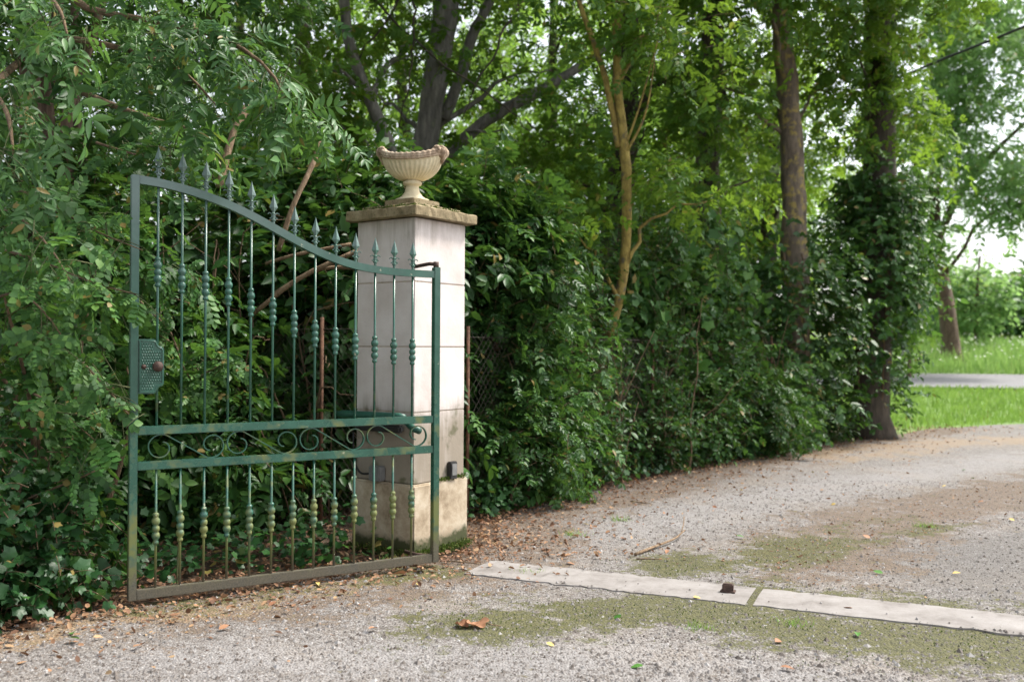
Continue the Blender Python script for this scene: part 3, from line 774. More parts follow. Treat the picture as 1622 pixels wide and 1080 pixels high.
# moss cushions on the ledges
def moss_patch(name, pts, parent, n_, r):
    Vs, Ts, k = [], [], 0
    pts = np.asarray(pts)
    t = RNG.random(n_) * (len(pts) - 1); i = t.astype(int).clip(0, len(pts) - 2); f = (t - i)[:, None]
    C = pts[i] * (1 - f) + pts[i + 1] * f + RNG.normal(0, r, (n_, 3)) * [1, 1, .6]
    D = norm(RNG.normal(0, .7, (n_, 3)) + [0, 0, 1.0])
    V, T = place(TP['simple'], C, frames(D, rand_dir(n_)), RNG.uniform(.010, .024, n_))
    return arr(name, V, T, 'moss', parent, 'stuff')
def PP(a, b, z):      # pillar-local offsets to world
    ca, sa = math.cos(PA), math.sin(PA); return np.array([PC[0] + a * ca - b * sa, PC[1] + a * sa + b * ca, z])
hw = (PW + .045) / 2
moss_patch('moss', [PP(-hw - .01, -hw - .012, .02), PP(hw, -hw - .012, .02)], pillar, 1500, .022)
moss_patch('moss', [PP(-hw - .01, hw, .02), PP(-hw - .01, -hw, .03)], pillar, 700, .02)
moss_patch('moss', [PP(-.05, -.278, .485), PP(hw - .02, -.278, .485)], pillar, 260, .010)
moss_patch('moss', [PP(-.25, .2, 2.325), PP(-.262, -.25, 2.325), PP(.2, -.258, 2.325)], pillar, 500, .010)
moss_patch('moss', [PP(-.14, -.15, 2.352), PP(.12, -.15, 2.352)], pillar, 260, .008)

urn = root('stone_urn', 'cream fluted stone urn with scrolled brown rim on top of the pillar', 'urn', (PC[0], PC[1], 2.351))
ub = box_bm(PC[0], PC[1], 2.379, .275, .275, .054, PA, .007); bmo('base', ub, 'capstone', urn)
Geo().lathe((PC[0], PC[1], 2.406), [(.118, 0), (.116, .012), (.094, .020), (.072, .036), (.054, .062), (.046, .092), (.047, .108), (.062, .113), (.068, .124), (.064, .136), (.052, .142), (.06, .152)], 28).build('stem', 'urn', urn)
UA = R(-9); URX, URY = .218, .18
def rimz(th): return 2.700 + .062 * (0.5 + 0.5 * math.cos(2 * th)) ** 1.3
def urn_pt(th, k, infl=0.0):
    """k 0 (stem) .. 1 (rim)"""
    r = .20 + .80 * (1 - (1 - k) ** 2.3) ** .62
    fl = 1 + infl
    z = 2.548 + (rimz(th) - 2.548) * (k ** 1.12)
    a, b = URX * r * fl * math.cos(th), URY * r * fl * math.sin(th)
    return np.array([PC[0] + a * math.cos(UA) - b * math.sin(UA), PC[1] + a * math.sin(UA) + b * math.cos(UA), z])
NT = 288; V, F = [], []
ks = np.concatenate([np.linspace(0, 1, 26)])
for k in ks:
    for j in range(NT):
        th = 2 * math.pi * j / NT
        ripple = -.042 * (abs(math.sin(th * 18)) ** 1.5) * np.clip(k / .12, 0, 1) * np.clip((.80 - k) / .12, 0, 1)
        V.append(urn_pt(th, k, ripple))
for q in range(12):      # rolled lip and the hollow inside
    kk = 1 - q / 12
    for j in range(NT):
        th = 2 * math.pi * j / NT; p_ = urn_pt(th, max(kk, .3) if q else 1, -.10)
        if q > 4: p_[2] = min(p_[2], 2.70)
        V.append(p_)
rows = len(ks) + 12
for i in range(rows - 1):
    for j in range(NT): F.append((i * NT + j, i * NT + (j + 1) % NT, (i + 1) * NT + (j + 1) % NT, (i + 1) * NT + j))
arr('bowl', V, F, 'urn', urn)
# rope-like rim bands
g = Geo()
ths = np.linspace(0, 2 * math.pi, 145)
for kk, rr, off_ in ((1.0, .015, .01), (.86, .010, .02), (.93, .011, .03)):
    pts = [urn_pt(t_, kk, off_) for t_ in ths]
    rads = [rr * (1 + .22 * math.sin(t_ * 36)) for t_ in ths]
    g.tube(pts, rads, 8, caps=False)
g.build('rim', 'urn_rim', urn)
def ornament(side):
    th0 = 0 if side > 0 else math.pi
    c = urn_pt(th0, .93, .05); e = urn_pt(th0, 1.0, .10)
    dx = np.array([math.cos(UA), math.sin(UA), 0]) * side; dy = np.array([-math.sin(UA), math.cos(UA), 0]); up = np.array([0, 0, 1.0])
    g = Geo()
    # volute rolling over the end of the bowl
    a = np.linspace(-1.9, 5.2, 26); rr = np.linspace(.034, .010, 26)
    for o_, r0 in ((-.045, .016), (0, .019), (.045, .016)):
        g.tube([e + dx * (rr[i] * math.cos(a[i]) - .030) + up * (rr[i] * math.sin(a[i]) - .012) + dy * o_ for i in range(26)], np.linspace(r0, r0 * .6, 26), 8)
    # acanthus lobes hanging below
    for o_, ln in ((-.06, .06), (-.03, .085), (0, .10), (.03, .085), (.06, .06)):
        g.tube([e + dx * (-.008 - .007 * q) + dy * (o_ * (1 - .15 * q)) - up * (ln * q / 3) for q in range(4)], [.014, .019, .016, .006], 8)
    # two rosettes at the shoulders
    for o_ in (-.085, .085):
        cc = e - dx * .045 + dy * o_ - up * .012
        for q in range(6):
            an = q * math.pi / 3; g.tube([cc, cc + dx * .024 * math.cos(an) + up * .024 * math.sin(an) + dy * np.sign(o_) * .012], [.009, .013], 6)
    g.build('scroll_ornament', 'urn_rim', urn)
ornament(1); ornament(-1)

# fittings on the pillar
op = root('gate_opener', 'green cylindrical gate opener arm mounted behind the gate on the pillar', 'gate opener', PP(-.30, .1, .9))
Geo().tube([PP(-.36, .36, .925), PP(-.36, .30, .925), PP(-.36, -.22, .93), PP(-.36, -.27, .93)], [.022, .028, .028, .020], 18).build('cylinder', 'opener', op)
b = box_bm(*PP(-.315, .0, .845), .05, .42, .05, PA, .012); bmo('housing', b, 'black_rubber', op)
Geo().tube([PP(-.34, -.27, .90), PP(-.35, -.34, .86), PP(-.36, -.40, .85)], .022, 12).build('joint', 'opener', op)
jb = root('junction_box', 'small grey electrical box on the pillar plinth behind the gate bars', 'electrical box', PP(-.30, .02, .48))
bmo('box', box_bm(*PP(-.302, .03, .535), .07, .10, .10, PA, .008), 'grey_plastic', jb)
Geo().tube(smoothpath([PP(-.30, .085, .53), PP(-.31, .18, .53), PP(-.30, .25, .62), PP(-.30, .26, .80)], 16), .007, 8).build('cable', 'cable', jb)
sb = root('sensor_box', 'small black box standing on the plinth ledge right of the gate', 'sensor', PP(.10, -.285, .48))
bmo('housing', box_bm(*PP(.115, -.283, .54), .075, .036, .12, PA, .006), 'black_rubber', sb)
bmo('lens', box_bm(*PP(.115, -.303, .545), .05, .006, .08, PA, .002), 'grey_plastic', sb)

# ------------------------------------------------------------------ threshold slabs and stop
sd_ = np.array([0.921, -0.389]); sn = np.array([0.389, 0.921])
def slab(name, a, b, wd, label, seed):
    rg = np.random.default_rng(seed)
    n_ = 60; us = np.linspace(a, b, n_)
    c0 = np.array([-.17, 6.0])
    def edge(s_): return np.convolve(rg.normal(0, .012, n_ + 8), np.ones(2) / 2, 'same')[4:-4] + s_
    e0, e1 = edge(-wd / 2), edge(wd / 2)
    rowsV = []
    for lvl in ((e0 - .004, -.05), (e0, .001), (e0 * .5 + e1 * .5, .003), (e1, -.001), (e1 + .004, -.05)):
        q = c0 + us[:, None] * sd_ + lvl[0][:, None] * sn
        rowsV.append(np.column_stack([q, lvl[1] + 0.0005 + rg.normal(0, .0008, n_)]))
    V = np.concatenate(rowsV); F = []
    for r_ in range(4):
        for i in range(n_ - 1): F.append((r_ * n_ + i, r_ * n_ + i + 1, (r_ + 1) * n_ + i + 1, (r_ + 1) * n_ + i))
    o = arr(name, V, F, 'concrete', flat=True)
    return tag(o, label, 'threshold slab', 'concrete strips across the drive')
slab('threshold_slab', -.04, 1.66, .40, 'pale concrete strip across the drive between pillar and gate stop', 1)
slab('threshold_slab', 1.70, 4.6, .40, 'pale concrete strip running from the gate stop out to the right', 2)
st = root('gate_stop', 'small rusty iron gate stop on the concrete strip', 'gate stop', P(1155, 936, 5.42))
c = P(1155, 930, 5.42)
bmo('block', box_bm(c[0], c[1], .026, .062, .04, .052, R(-20), .006), 'rust_dark', st)
bmo('plate', box_bm(c[0], c[1], .008, .085, .06, .010, R(-20), .003), 'rust_dark', st)

# ------------------------------------------------------------------ chain-link fence
def fence(pts, h, label, posts):
    f = root('chain_link_fence', label, 'fence', (pts[0][0], pts[0][1], 0))
    g = Geo(); pts = np.asarray(pts, float)
    L = np.r_[0, np.cumsum(np.linalg.norm(np.diff(pts, axis=0), axis=1))]
    def at(s_): return np.array([np.interp(s_, L, pts[:, 0]), np.interp(s_, L, pts[:, 1])])
    sp = .075
    for sgn in (1, -1):
        for s0 in np.arange(-h, L[-1] + h, sp):
            q = [(s0 + sgn * (z if sgn > 0 else z), z) for z in np.linspace(.03, h, 7)]
            q = [(a, z) for a, z in q if 0 <= a <= L[-1]]
            if len(q) < 2: continue
            g.tube([np.array([*at(a), z]) for a, z in q], .0016, 3, caps=False)
    g.build('wire_mesh', 'wire', f, 'stuff')
    for s_ in posts:
        a = at(s_)
        Geo().tube([(a[0], a[1], -.1), (a[0], a[1], h + .06)], .015, 8).build('post', 'rust', f)
    for z in (.06, h - .03):
        Geo().tube([np.array([*at(a), z]) for a in np.linspace(0, L[-1], 30)], .003, 4).build('tension_wire', 'wire', f)
fence([(-.98, 6.98), (-1.45, 7.25), (-3.2, 8.5), (-5.5, 9.8)], 1.55, 'rusty chain link fence in the shrubs behind the iron gate', [0.55, 2.7])
fence([(-.37, 7.75), (.55, 9.35), (1.55, 10.6), (3.6, 13.2), (5.3, 15.2)], 1.5, 'rusty chain link fence buried in the hedge right of the pillar', [0.02, 1.9, 3.5, 5.2, 6.8])

# ------------------------------------------------------------------ near plants on the left
# ash whose boughs hang over the gate
ash = root('ash_tree', 'multi-stemmed ash tree at far left with boughs hanging over the gate', 'tree', (-3.9, 7.6, 0))
stems = []
for px0, px1, px2, r_, dy in ((30, 45, 30, .10, 0), (75, 60, 90, .07, .25), (95, 105, 160, .055, -.1), (125, 118, 112, .045, .2), (60, 75, 45, .05, .5)):
    d = 7.5 + dy
    q = [np.r_[P(px0 + 20, 548, d)[:2], -.05], P(px0 + 10, 330, d), P(px1, 180, d), P(px2, -20, d - .3), P(px2 - 10, -260, d - .5)]
    trunk(ash, q, [r_, r_ * .9, r_ * .8, r_ * .6, r_ * .4], 'bark_brown', 12, .07); stems.append(q)
boughs = [
    [P(60, -60, 7.0), P(120, 10, 6.1), P(230, 35, 5.4), P(340, 60, 5.2), P(420, 110, 5.1), P(462, 185, 5.1)],
    [P(40, 0, 7.0), P(30, 0, 5.8), P(60, -10, 5.0), P(90, 20, 4.6), P(105, 70, 4.5)],
    [P(60, 60, 7.2), P(140, 70, 6.0), P(220, 90, 5.6), P(290, 120, 5.4), P(340, 170, 5.3)],
    [P(80, -90, 7), P(170, -70, 5.6), P(260, -60, 5.2), P(330, -30, 5.1)],
    [P(30, 100, 7), P(-10, 140, 5.6), P(10, 190, 4.9), P(20, 260, 4.7)],
    [P(60, 120, 7.3), P(150, 160, 6.4), P(230, 190, 6.0), P(290, 205, 5.8), P(320, 225, 5.7)],
]
tw = []
for i, b in enumerate(boughs):
    p_ = smoothpath(b, 14)
    Geo().tube(p_, np.linspace(.028, .004, 14), 6).build('bough', 'twig', ash)
    tw.append(path_twigs(p_[3:], (38, 13, 18, 14, 12, 16)[i], .20, .35, .05, .7, .1))
foliage(ash, merge(*tw), 'ash_near', 'ash_leaf', 5, .145, solo=260, twig='green_twig', tr=.003, frac=1, flat=.6, outn=.5, side=.8)
tw = twigs([(*P(60, 60, 9.2), 1.5, .9, 1.4), (*P(280, 80, 8.8), 1.4, .9, 1.2), (*P(-90, -60, 6.4), .9, .9, 1.0)], 32, 5, .35, .3)
foliage(ash, tw, 'ash_mid', 'ash_leaf', 4, .19, name='crown')

# leafy robinia-like shrub left of and behind the gate
rob = root('robinia_shrub', 'pale green shrub with small oval leaflets left of the gate and poking through its bars', 'shrub', (-2.9, 6.0, 0))
for k in range(9):
    b0 = np.array([-2.9 + RNG.normal(0, .2), 6.0 + RNG.normal(0, .15), -.03]); tp_ = b0 + np.array([RNG.normal(-.1, .5), RNG.normal(-.4, .35), RNG.uniform(1.3, 2.2)])
    Geo().tube(smoothpath([b0, (b0 + tp_) / 2 + [RNG.normal(0, .1), .1, .15], tp_], 10), np.linspace(.022, .006, 10), 7, .05).build('stem', 'twig', rob)
bl = [[P(20, 300, 5.6), P(80, 330, 5.2), P(150, 370, 5.0), P(225, 400, 4.9)], [P(0, 400, 5.4), P(70, 420, 5.0), P(140, 450, 4.8), P(215, 470, 4.75)],
      [P(-20, 330, 5.2), P(30, 350, 4.8), P(80, 400, 4.6), P(110, 450, 4.5)], [P(60, 540, 5.6), P(120, 570, 5.2), P(170, 620, 5.0), P(205, 660, 4.95)],
      [P(-20, 480, 5.0), P(30, 470, 4.7), P(70, 500, 4.6), P(100, 540, 4.6)], [P(230, 520, 6.3), P(290, 560, 6.2), P(330, 610, 6.15)],
      [P(150, 230, 5.8), P(220, 250, 5.5), P(270, 250, 5.3)], [P(130, 400, 5.7), P(230, 430, 5.8), P(300, 440, 5.9)], [P(40, 620, 5.4), P(90, 650, 5.2), P(150, 700, 5.1)],
      [P(220, 480, 6.2), P(270, 530, 6.0), P(300, 600, 6.0), P(350, 580, 6.1)]]
tw = []
for i, b in enumerate(bl):
    p_ = smoothpath(b, 10); Geo().tube(p_, np.linspace(.009, .003, 10), 5).build('branch', 'twig', rob)
    tw.append(path_twigs(p_, 17, .16, .3, .05, .7, .1))
foliage(rob, merge(*tw), 'robinia_near', 'robinia_leaf', 4, .125, solo=240, frac=1, flat=.5, outn=.6)
tw = twigs([(-2.9, 5.9, 1.6, .75, .5, .8), (-3.0, 5.7, .8, .6, .45, .6), (-3.3, 6.3, 1.95, .9, .6, .45)], 22, 5, .22, .3)
foliage(rob, tw, 'robinia_near', 'robinia_leaf', 3, .15, name='crown')

# ivy heap in the near left corner
ivy = root('ivy_bush', 'dark glossy ivy heap on the ground at the bottom left corner', 'ivy', (-2.85, 5.1, 0))
tw = twigs([(-2.72, 5.05, .42, .42, .36, .50), (-3.1, 4.95, .6, .5, .4, .6), (-2.45, 5.12, .22, .25, .22, .30), (-2.62, 4.78, .12, .2, .16, .16), (-3.0, 4.7, .3, .35, .3, .35)], 42, 4, .16, .3, shell=(.7, 1.0))
foliage(ivy, tw, 'ivy', 'ivy_leaf', 6, .05, solo=290, twig='twig', tr=.003, frac=1, flat=.35, outn=.8, side=.5)
tw = twigs([(-2.75, 5.15, .35, .36, .3, .42), (-3.1, 5.05, .5, .45, .35, .5)], 25, 4, .15, .3)
foliage(ivy, tw, 'ivy', 'ivy_leaf', 6, .058, name='inner_foliage', flat=.3, outn=.6, side=.5, frac=.3)
for k in range(6):
    a = np.array([-2.9 + RNG.normal(0, .2), 5.2, 0.0])
    Geo().tube(smoothpath([a, a + [RNG.normal(0, .2), -.1, .4], a + [RNG.normal(.1, .3), -.25, .75]], 10), np.linspace(.012, .004, 10), 6).build('stem', 'twig', ivy)

# low ivy and small plants on the woodland floor behind the gate
n_ = 1100
gx = RNG.uniform(-3.2, -.7, n_); gy = 5.45 + (gx + 2.0) * .55 + np.abs(RNG.normal(.25, .55, n_)) + .05
keep = (gy < 9) & ~((np.abs(gx - PC[0]) < .42) & (np.abs(gy - PC[1]) < .42)); gx, gy = gx[keep], gy[keep]; n_ = len(gx)
D = norm(np.column_stack([RNG.normal(0, 1, n_), RNG.normal(-.5, 1, n_), RNG.normal(0, .3, n_)])); N0 = np.column_stack([RNG.normal(0, .5, n_), RNG.normal(-.5, .4, n_), np.ones(n_)])
V, T = place(TP['ivy'], np.column_stack([gx, gy, np.abs(RNG.normal(.04, .10, n_)) + .015]), frames(D, N0), RNG.uniform(.035, .075, n_))
o = arr('ivy_ground_cover', V, T, 'ivy_leaf', None, 'stuff'); tag(o, 'low ivy covering the ground behind the iron gate', 'ivy')

n_ = 1900
t_ = RNG.random(n_); hx = np.interp(t_, np.linspace(0, 1, 6), EDGE[7:13, 0]); hy = np.interp(t_, np.linspace(0, 1, 6), EDGE[7:13, 1])
hx -= np.abs(RNG.normal(.12, .22, n_)) * .7; hy += np.abs(RNG.normal(.12, .22, n_)) * .7
D = norm(np.column_stack([RNG.normal(.3, 1, n_), RNG.normal(-.6, 1, n_), RNG.normal(-.1, .4, n_)])); N0 = np.column_stack([RNG.normal(.4, .4, n_), RNG.normal(-.5, .4, n_), np.full(n_, .8)])
V, T = place(TP['ivy'], np.column_stack([hx, hy, np.abs(RNG.normal(.05, .15, n_)) + .02]), frames(D, N0), RNG.uniform(.04, .075, n_))
tag(arr('ivy_ground_cover', V, T, 'ivy_leaf', None, 'stuff'), 'low ivy fringe along the foot of the hedge right of the pillar', 'ivy')
# young seedling showing between the lower bars
sd = root('seedling', 'bright green four-leaved seedling between the lower gate bars', 'plant', G(.31, 0, -.16))
Geo().tube(smoothpath([G(.29, 0, -.18), G(.30, .35, -.17), G(.315, .62, -.12)], 8), .004, 6).build('stem', 'green_twig', sd)
for k, (a, b) in enumerate(((0, .9), (1.55, .75), (3.1, 1), (4.6, .9))):
    c = G(.315, .62, -.12); dr = np.array([*(gdir * math.cos(a)), 0]) + np.array([*(gnor * .35), math.sin(a) * .9])
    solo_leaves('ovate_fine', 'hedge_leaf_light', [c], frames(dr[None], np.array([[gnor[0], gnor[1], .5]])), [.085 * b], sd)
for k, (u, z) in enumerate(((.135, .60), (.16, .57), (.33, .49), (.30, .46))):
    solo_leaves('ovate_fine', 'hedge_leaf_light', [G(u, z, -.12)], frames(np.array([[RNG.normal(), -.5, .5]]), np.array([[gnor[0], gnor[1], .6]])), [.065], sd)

# ------------------------------------------------------------------ shrubs behind the gate
def shrub(name, label, cat, base, ells, per, tp_, length, kind, mat, K, size, group=None, stems=6, sr=.02, solo=0, twig='twig', droop=.25, jitter=.3, shell=(.5, 1), frac=.6, **kw):
    r_ = root(name, label, cat, (base[0], base[1], float(H(base[0], base[1]))), group)
    for k in range(stems):
        e = ells[k % len(ells)]
        t_ = np.array(e[:3]) + rand_dir(1)[0] * np.array(e[3:6]) * .6
        b0 = np.array([base[0] + RNG.normal(0, .12), base[1] + RNG.normal(0, .12), float(H(base[0], base[1])) - .04])
        p_ = smoothpath([b0, (b0 * .5 + t_ * .5) + RNG.normal(0, .1, 3) + [0, 0, .1], t_], 10)
        Geo().tube(p_, np.linspace(sr, sr * .25, 10), 6, .05).build('stem', twig, r_)
    tw = twigs(ells, per, tp_, length, droop, jitter=jitter, shell=shell)
    foliage(r_, tw, kind, mat, K, size, solo=solo, twig=twig, frac=frac, **kw)
    return r_
shrub('hazel_shrub', 'dense dark shrub behind the middle of the gate', 'shrub', (-1.9, 8.0), [(-1.9, 8.1, 1.3, .9, .5, 1.2), (-1.3, 8.2, 1.9, .7, .5, .8), (-2.5, 8.1, 2.2, .8, .5, .7), (-1.6, 8.6, 2.5, .8, .4, .6)], 66, 6, .3, 'ovate', 'hedge_leaf', 8, .10, 'shrubs behind the gate', 9, .02)
shrub('elder_shrub', 'dark shrub with long leaflets behind the left end of the gate', 'shrub', (-3.1, 7.3), [(-3.0, 7.3, 1.1, .8, .5, 1.0), (-2.6, 7.2, .5, .9, .4, .5), (-3.6, 7.4, 2.0, .8, .5, .9)], 46, 6, .3, 'ash_mid', 'hedge_leaf', 4, .19, 'shrubs behind the gate', 6)
shrub('elder_shrub', 'leafy shrub rising behind the pillar and urn', 'shrub', (-.9, 8.4), [(-.8, 8.6, 2.1, .9, .5, .8), (-1.0, 8.3, 1.0, .7, .4, .8), (-.3, 8.8, 2.3, .6, .4, .5, .6)], 46, 6, .3, 'ash_mid', 'hedge_leaf', 4, .20, 'shrubs behind the gate', 6)
# arching bare stems seen through the gate
br = root('bare_stem_thicket', 'tangle of arching bare brown stems behind the upper half of the gate', 'bush', (-2.0, 7.5, 0))
for k in range(28):
    a = np.array([RNG.uniform(-3.2, -1.45), RNG.uniform(7.15, 7.9), 0]); lean = float(np.clip(RNG.normal(.0, .5), -.8, .25)); h_ = RNG.uniform(1.1, 2.6)
    p_ = smoothpath([a, a + [lean * .25, RNG.normal(0, .1), h_ * .55], a + [lean * .7, RNG.normal(-.1, .15), h_ * .95], a + [lean * 1.6 + RNG.normal(0, .2), RNG.normal(-.2, .2), h_ * RNG.uniform(.75, 1.15)]], 14)
    p_[1:-1] += RNG.normal(0, .012, (12, 3))
    Geo().tube(p_, np.linspace(RNG.uniform(.006, .016), .003, 14), 5, .05).build('stem', 'twig', br)
for q, r_ in (([P(440, 400, 6.9), P(462, 330, 6.9), P(490, 270, 7.0), P(507, 228, 7.1)], .020), ([P(400, 500, 7), P(470, 445, 6.9), P(540, 410, 6.9), P(575, 395, 7)], .018),
              ([P(430, 470, 7.0), P(500, 430, 6.95), P(570, 425, 7)], .016), ([P(420, 420, 7.2), P(470, 405, 7.1), P(555, 388, 7.1)], .013), ([P(345, 300, 7.3), P(365, 220, 7.4), P(390, 170, 7.5)], .03)):
    Geo().tube(smoothpath(q, 10), r_, 7, .05).build('branch', 'dry_stem', br)

# ------------------------------------------------------------------ hedge right of the pillar
HG = 'bushes of the hedge along the drive'
hb = [  ((.0, 8.35), [(.04, 8.4, .5, .34, .3, .5), (-.06, 8.65, 1.35, .34, .34, .6), (.0, 8.8, 2.0, .4, .35, .5)], 'ash_mid', 'hedge_leaf', 4, .15, 'dark bush squeezed against the back right side of the pillar'),
        # base, ellipsoids, kind, mat, K, size, label
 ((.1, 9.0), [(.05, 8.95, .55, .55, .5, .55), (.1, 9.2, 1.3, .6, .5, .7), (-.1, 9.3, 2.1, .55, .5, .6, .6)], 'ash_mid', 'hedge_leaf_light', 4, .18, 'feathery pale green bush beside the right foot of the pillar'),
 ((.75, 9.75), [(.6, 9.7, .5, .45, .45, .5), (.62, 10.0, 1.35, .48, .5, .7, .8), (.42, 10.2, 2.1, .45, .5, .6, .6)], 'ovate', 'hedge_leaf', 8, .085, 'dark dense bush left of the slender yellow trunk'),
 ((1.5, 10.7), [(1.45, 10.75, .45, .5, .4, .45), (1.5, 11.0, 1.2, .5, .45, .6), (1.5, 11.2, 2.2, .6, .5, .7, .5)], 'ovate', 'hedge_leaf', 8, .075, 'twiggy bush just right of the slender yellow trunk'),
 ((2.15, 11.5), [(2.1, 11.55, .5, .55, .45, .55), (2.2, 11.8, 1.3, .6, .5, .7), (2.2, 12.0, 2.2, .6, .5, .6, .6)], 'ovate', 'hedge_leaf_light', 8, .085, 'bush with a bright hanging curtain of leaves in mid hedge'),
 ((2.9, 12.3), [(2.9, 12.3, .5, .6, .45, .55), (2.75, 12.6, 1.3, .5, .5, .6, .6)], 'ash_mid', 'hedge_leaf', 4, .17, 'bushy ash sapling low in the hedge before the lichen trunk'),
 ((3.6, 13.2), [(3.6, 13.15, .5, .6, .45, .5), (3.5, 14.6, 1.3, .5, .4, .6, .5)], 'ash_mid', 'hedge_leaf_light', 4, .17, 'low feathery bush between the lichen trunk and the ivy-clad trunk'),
 ((4.6, 14.3), [(4.6, 14.3, .35, .45, .4, .40)], 'ovate', 'hedge_leaf', 8, .075, 'small low bush at the foot of the ivy-clad trunk'),
]
for (bs, el_, kind, mat, K, size, lab) in hb:
    shrub('hedge_bush', lab, 'bush', bs, el_, 92 if kind == 'ovate' else 78, 7, .22, kind, mat, K, size * .68, HG, 7, .016)
# darker back rank that closes the hedge
for i, (x, y, zt) in enumerate(((.5, 10.6, 2.6), (1.4, 11.8, 2.8), (2.3, 13.0, 2.7), (3.2, 14.2, 2.4), (-.6, 9.6, 2.4), (-2.0, 9.4, 2.6), (-3.6, 9.2, 2.8))):
    lab = ['behind the dense dark bush near the yellow trunk', 'behind the twiggy bush in mid hedge', 'behind the bright leaf curtain', 'behind the lichen-covered trunk', 'in deep shade right behind the pillar', 'in deep shade behind the bare stem thicket', 'in deep shade at far left behind the ash stems'][i]
    shrub('back_bush', 'tall dark bush ' + lab, 'bush', (x, y), [(x, y, zt * .35, .85, .45, zt * .38), (x + .1, y + .1, zt * .75, .85, .5, zt * .3, .30)], 66, 6, .32, 'ovate', 'hedge_leaf', 8, .08, HG if i < 4 else 'shrubs behind the gate', 4, frac=.3)
for (x0, y0, cnt, lab) in ((3.35, 13.1, 26, 'tangle of dry brown stems in front of the lichen-covered trunk'), (1.75, 10.95, 18, 'dry brown stems showing in mid hedge below the leaf curtain'), (.95, 10.0, 14, 'thin dry stems beside the foot of the slender yellow trunk')):
    bs_ = root('dry_stem_tangle', lab, 'stems', (x0, y0, 0), 'dry stems in the hedge')
    for k in range(cnt):
        a = np.array([x0 + RNG.normal(0, .22), y0 + RNG.normal(-.1, .12), 0]); hh_ = RNG.uniform(.8, 2.0); ln = RNG.normal(0, .3)
        p_ = smoothpath([a, a + [ln * .3, -.06, hh_ * .5], a + [ln, RNG.normal(-.1, .08), hh_]], 10); p_[1:-1] += RNG.normal(0, .014, (8, 3))
        Geo().tube(p_, np.linspace(RNG.uniform(.006, .013), .003, 10), 5, .05).build('stem', 'dry_stem', bs_)
# climbing ivy that hangs over the hedge
cl = root('climbing_ivy', 'heart-leaved ivy curtain tumbling over the middle of the hedge', 'ivy', (1.9, 11.3, 0))
tw = []
for k in range(34):
    x = RNG.uniform(1.3, 3.2); top = P(811 + x / (9.3 + x * .95) * 1500, RNG.uniform(330, 480), 9.3 + x * .95 )
    q = smoothpath([top + [0, .3, 0], top, top + [RNG.normal(0, .08), -.12, -.35], top + [RNG.normal(0, .12), -.1, -.35 - RNG.uniform(.2, .8)]], 9)
    Geo().tube(q, .004, 4).build('vine', 'green_twig', cl); tw.append(path_twigs(q, 9, .12, .6, .05, .3, -.2))
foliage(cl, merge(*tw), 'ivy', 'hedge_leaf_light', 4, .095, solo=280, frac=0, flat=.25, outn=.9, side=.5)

# ------------------------------------------------------------------ trees
def tree(name, label, base, tpts, radii, bark, ells, per, tp_, length, kind, leaf, K, size, group=None, lr=.05, lk=2, droop=.3, jitter=.33, shell=(.35, 1), frac=.35, extra=None, nmax=12, **kw):
    r_ = root(name, label, 'tree', (base[0], base[1], float(H(base[0], base[1]))), group)
    q = [np.array([base[0], base[1], float(H(base[0], base[1])) - .08])] + [np.asarray(t_) for t_ in tpts]
    trunk(r_, q, radii, bark)
    if extra: extra(r_)
    if ells:
        limbs(r_, smoothpath(q, 24), ells, bark, lr, lk, nmax)
        tw = twigs(ells, per, tp_, length, droop, .1, jitter, shell)
        foliage(r_, tw, kind, leaf, K, size, name='crown', twig='twig', frac=frac, **kw)
    return r_
TG = 'tall trees rising behind the hedge'
def e_(px, py, d, rx_, ry_, rz_, wgt=1): return (*P(px, py, d), rx_, ry_, rz_, wgt)
# slender lichen-yellow stem, forked
def fork(r_):
    a = P(978, 215, 10.2)
    trunk(r_, [a + [0, 0, -.12], P(958, 130, 10.2), P(935, 60, 10.2), P(905, -30, 10.3), P(880, -160, 10.3)], [.036, .033, .03, .026, .02], 'bark_yellow', 10, .04, name='fork_stem', flare=False)
    for q in ([P(985, 240, 10.2), P(1010, 170, 10.1), P(1040, 60, 10.0)], [P(985, 250, 10.2), P(1020, 180, 10.1), P(1035, 90, 10.1)]):
        Geo().tube(smoothpath(q, 8), np.linspace(.018, .006, 8), 6).build('side_shoot', 'bark_yellow', r_)
tree('slender_tree', 'slender yellow-lichened forked tree rising out of the hedge', (.98, 10.4), [P(950, 600, 10.35), P(985, 450, 10.3), P(992, 300, 10.25), P(985, 215, 10.2), P(976, 120, 10.2), P(975, -40, 10.2), P(975, -200, 10.2)], [.05, .052, .054, .056, .052, .048, .046, .042], 'bark_yellow',
     [e_(1090, 300, 10.3, .5, .4, .3, .5), e_(900, -60, 10, 1.0, .6, .5), e_(1080, 60, 9.9, .9, .5, .5), e_(880, 330, 9.9, .5, .4, .4, .5)], 15, 5, .34, 'ash_mid', 'canopy_leaf', 4, .17, TG, .03, 1, extra=fork)
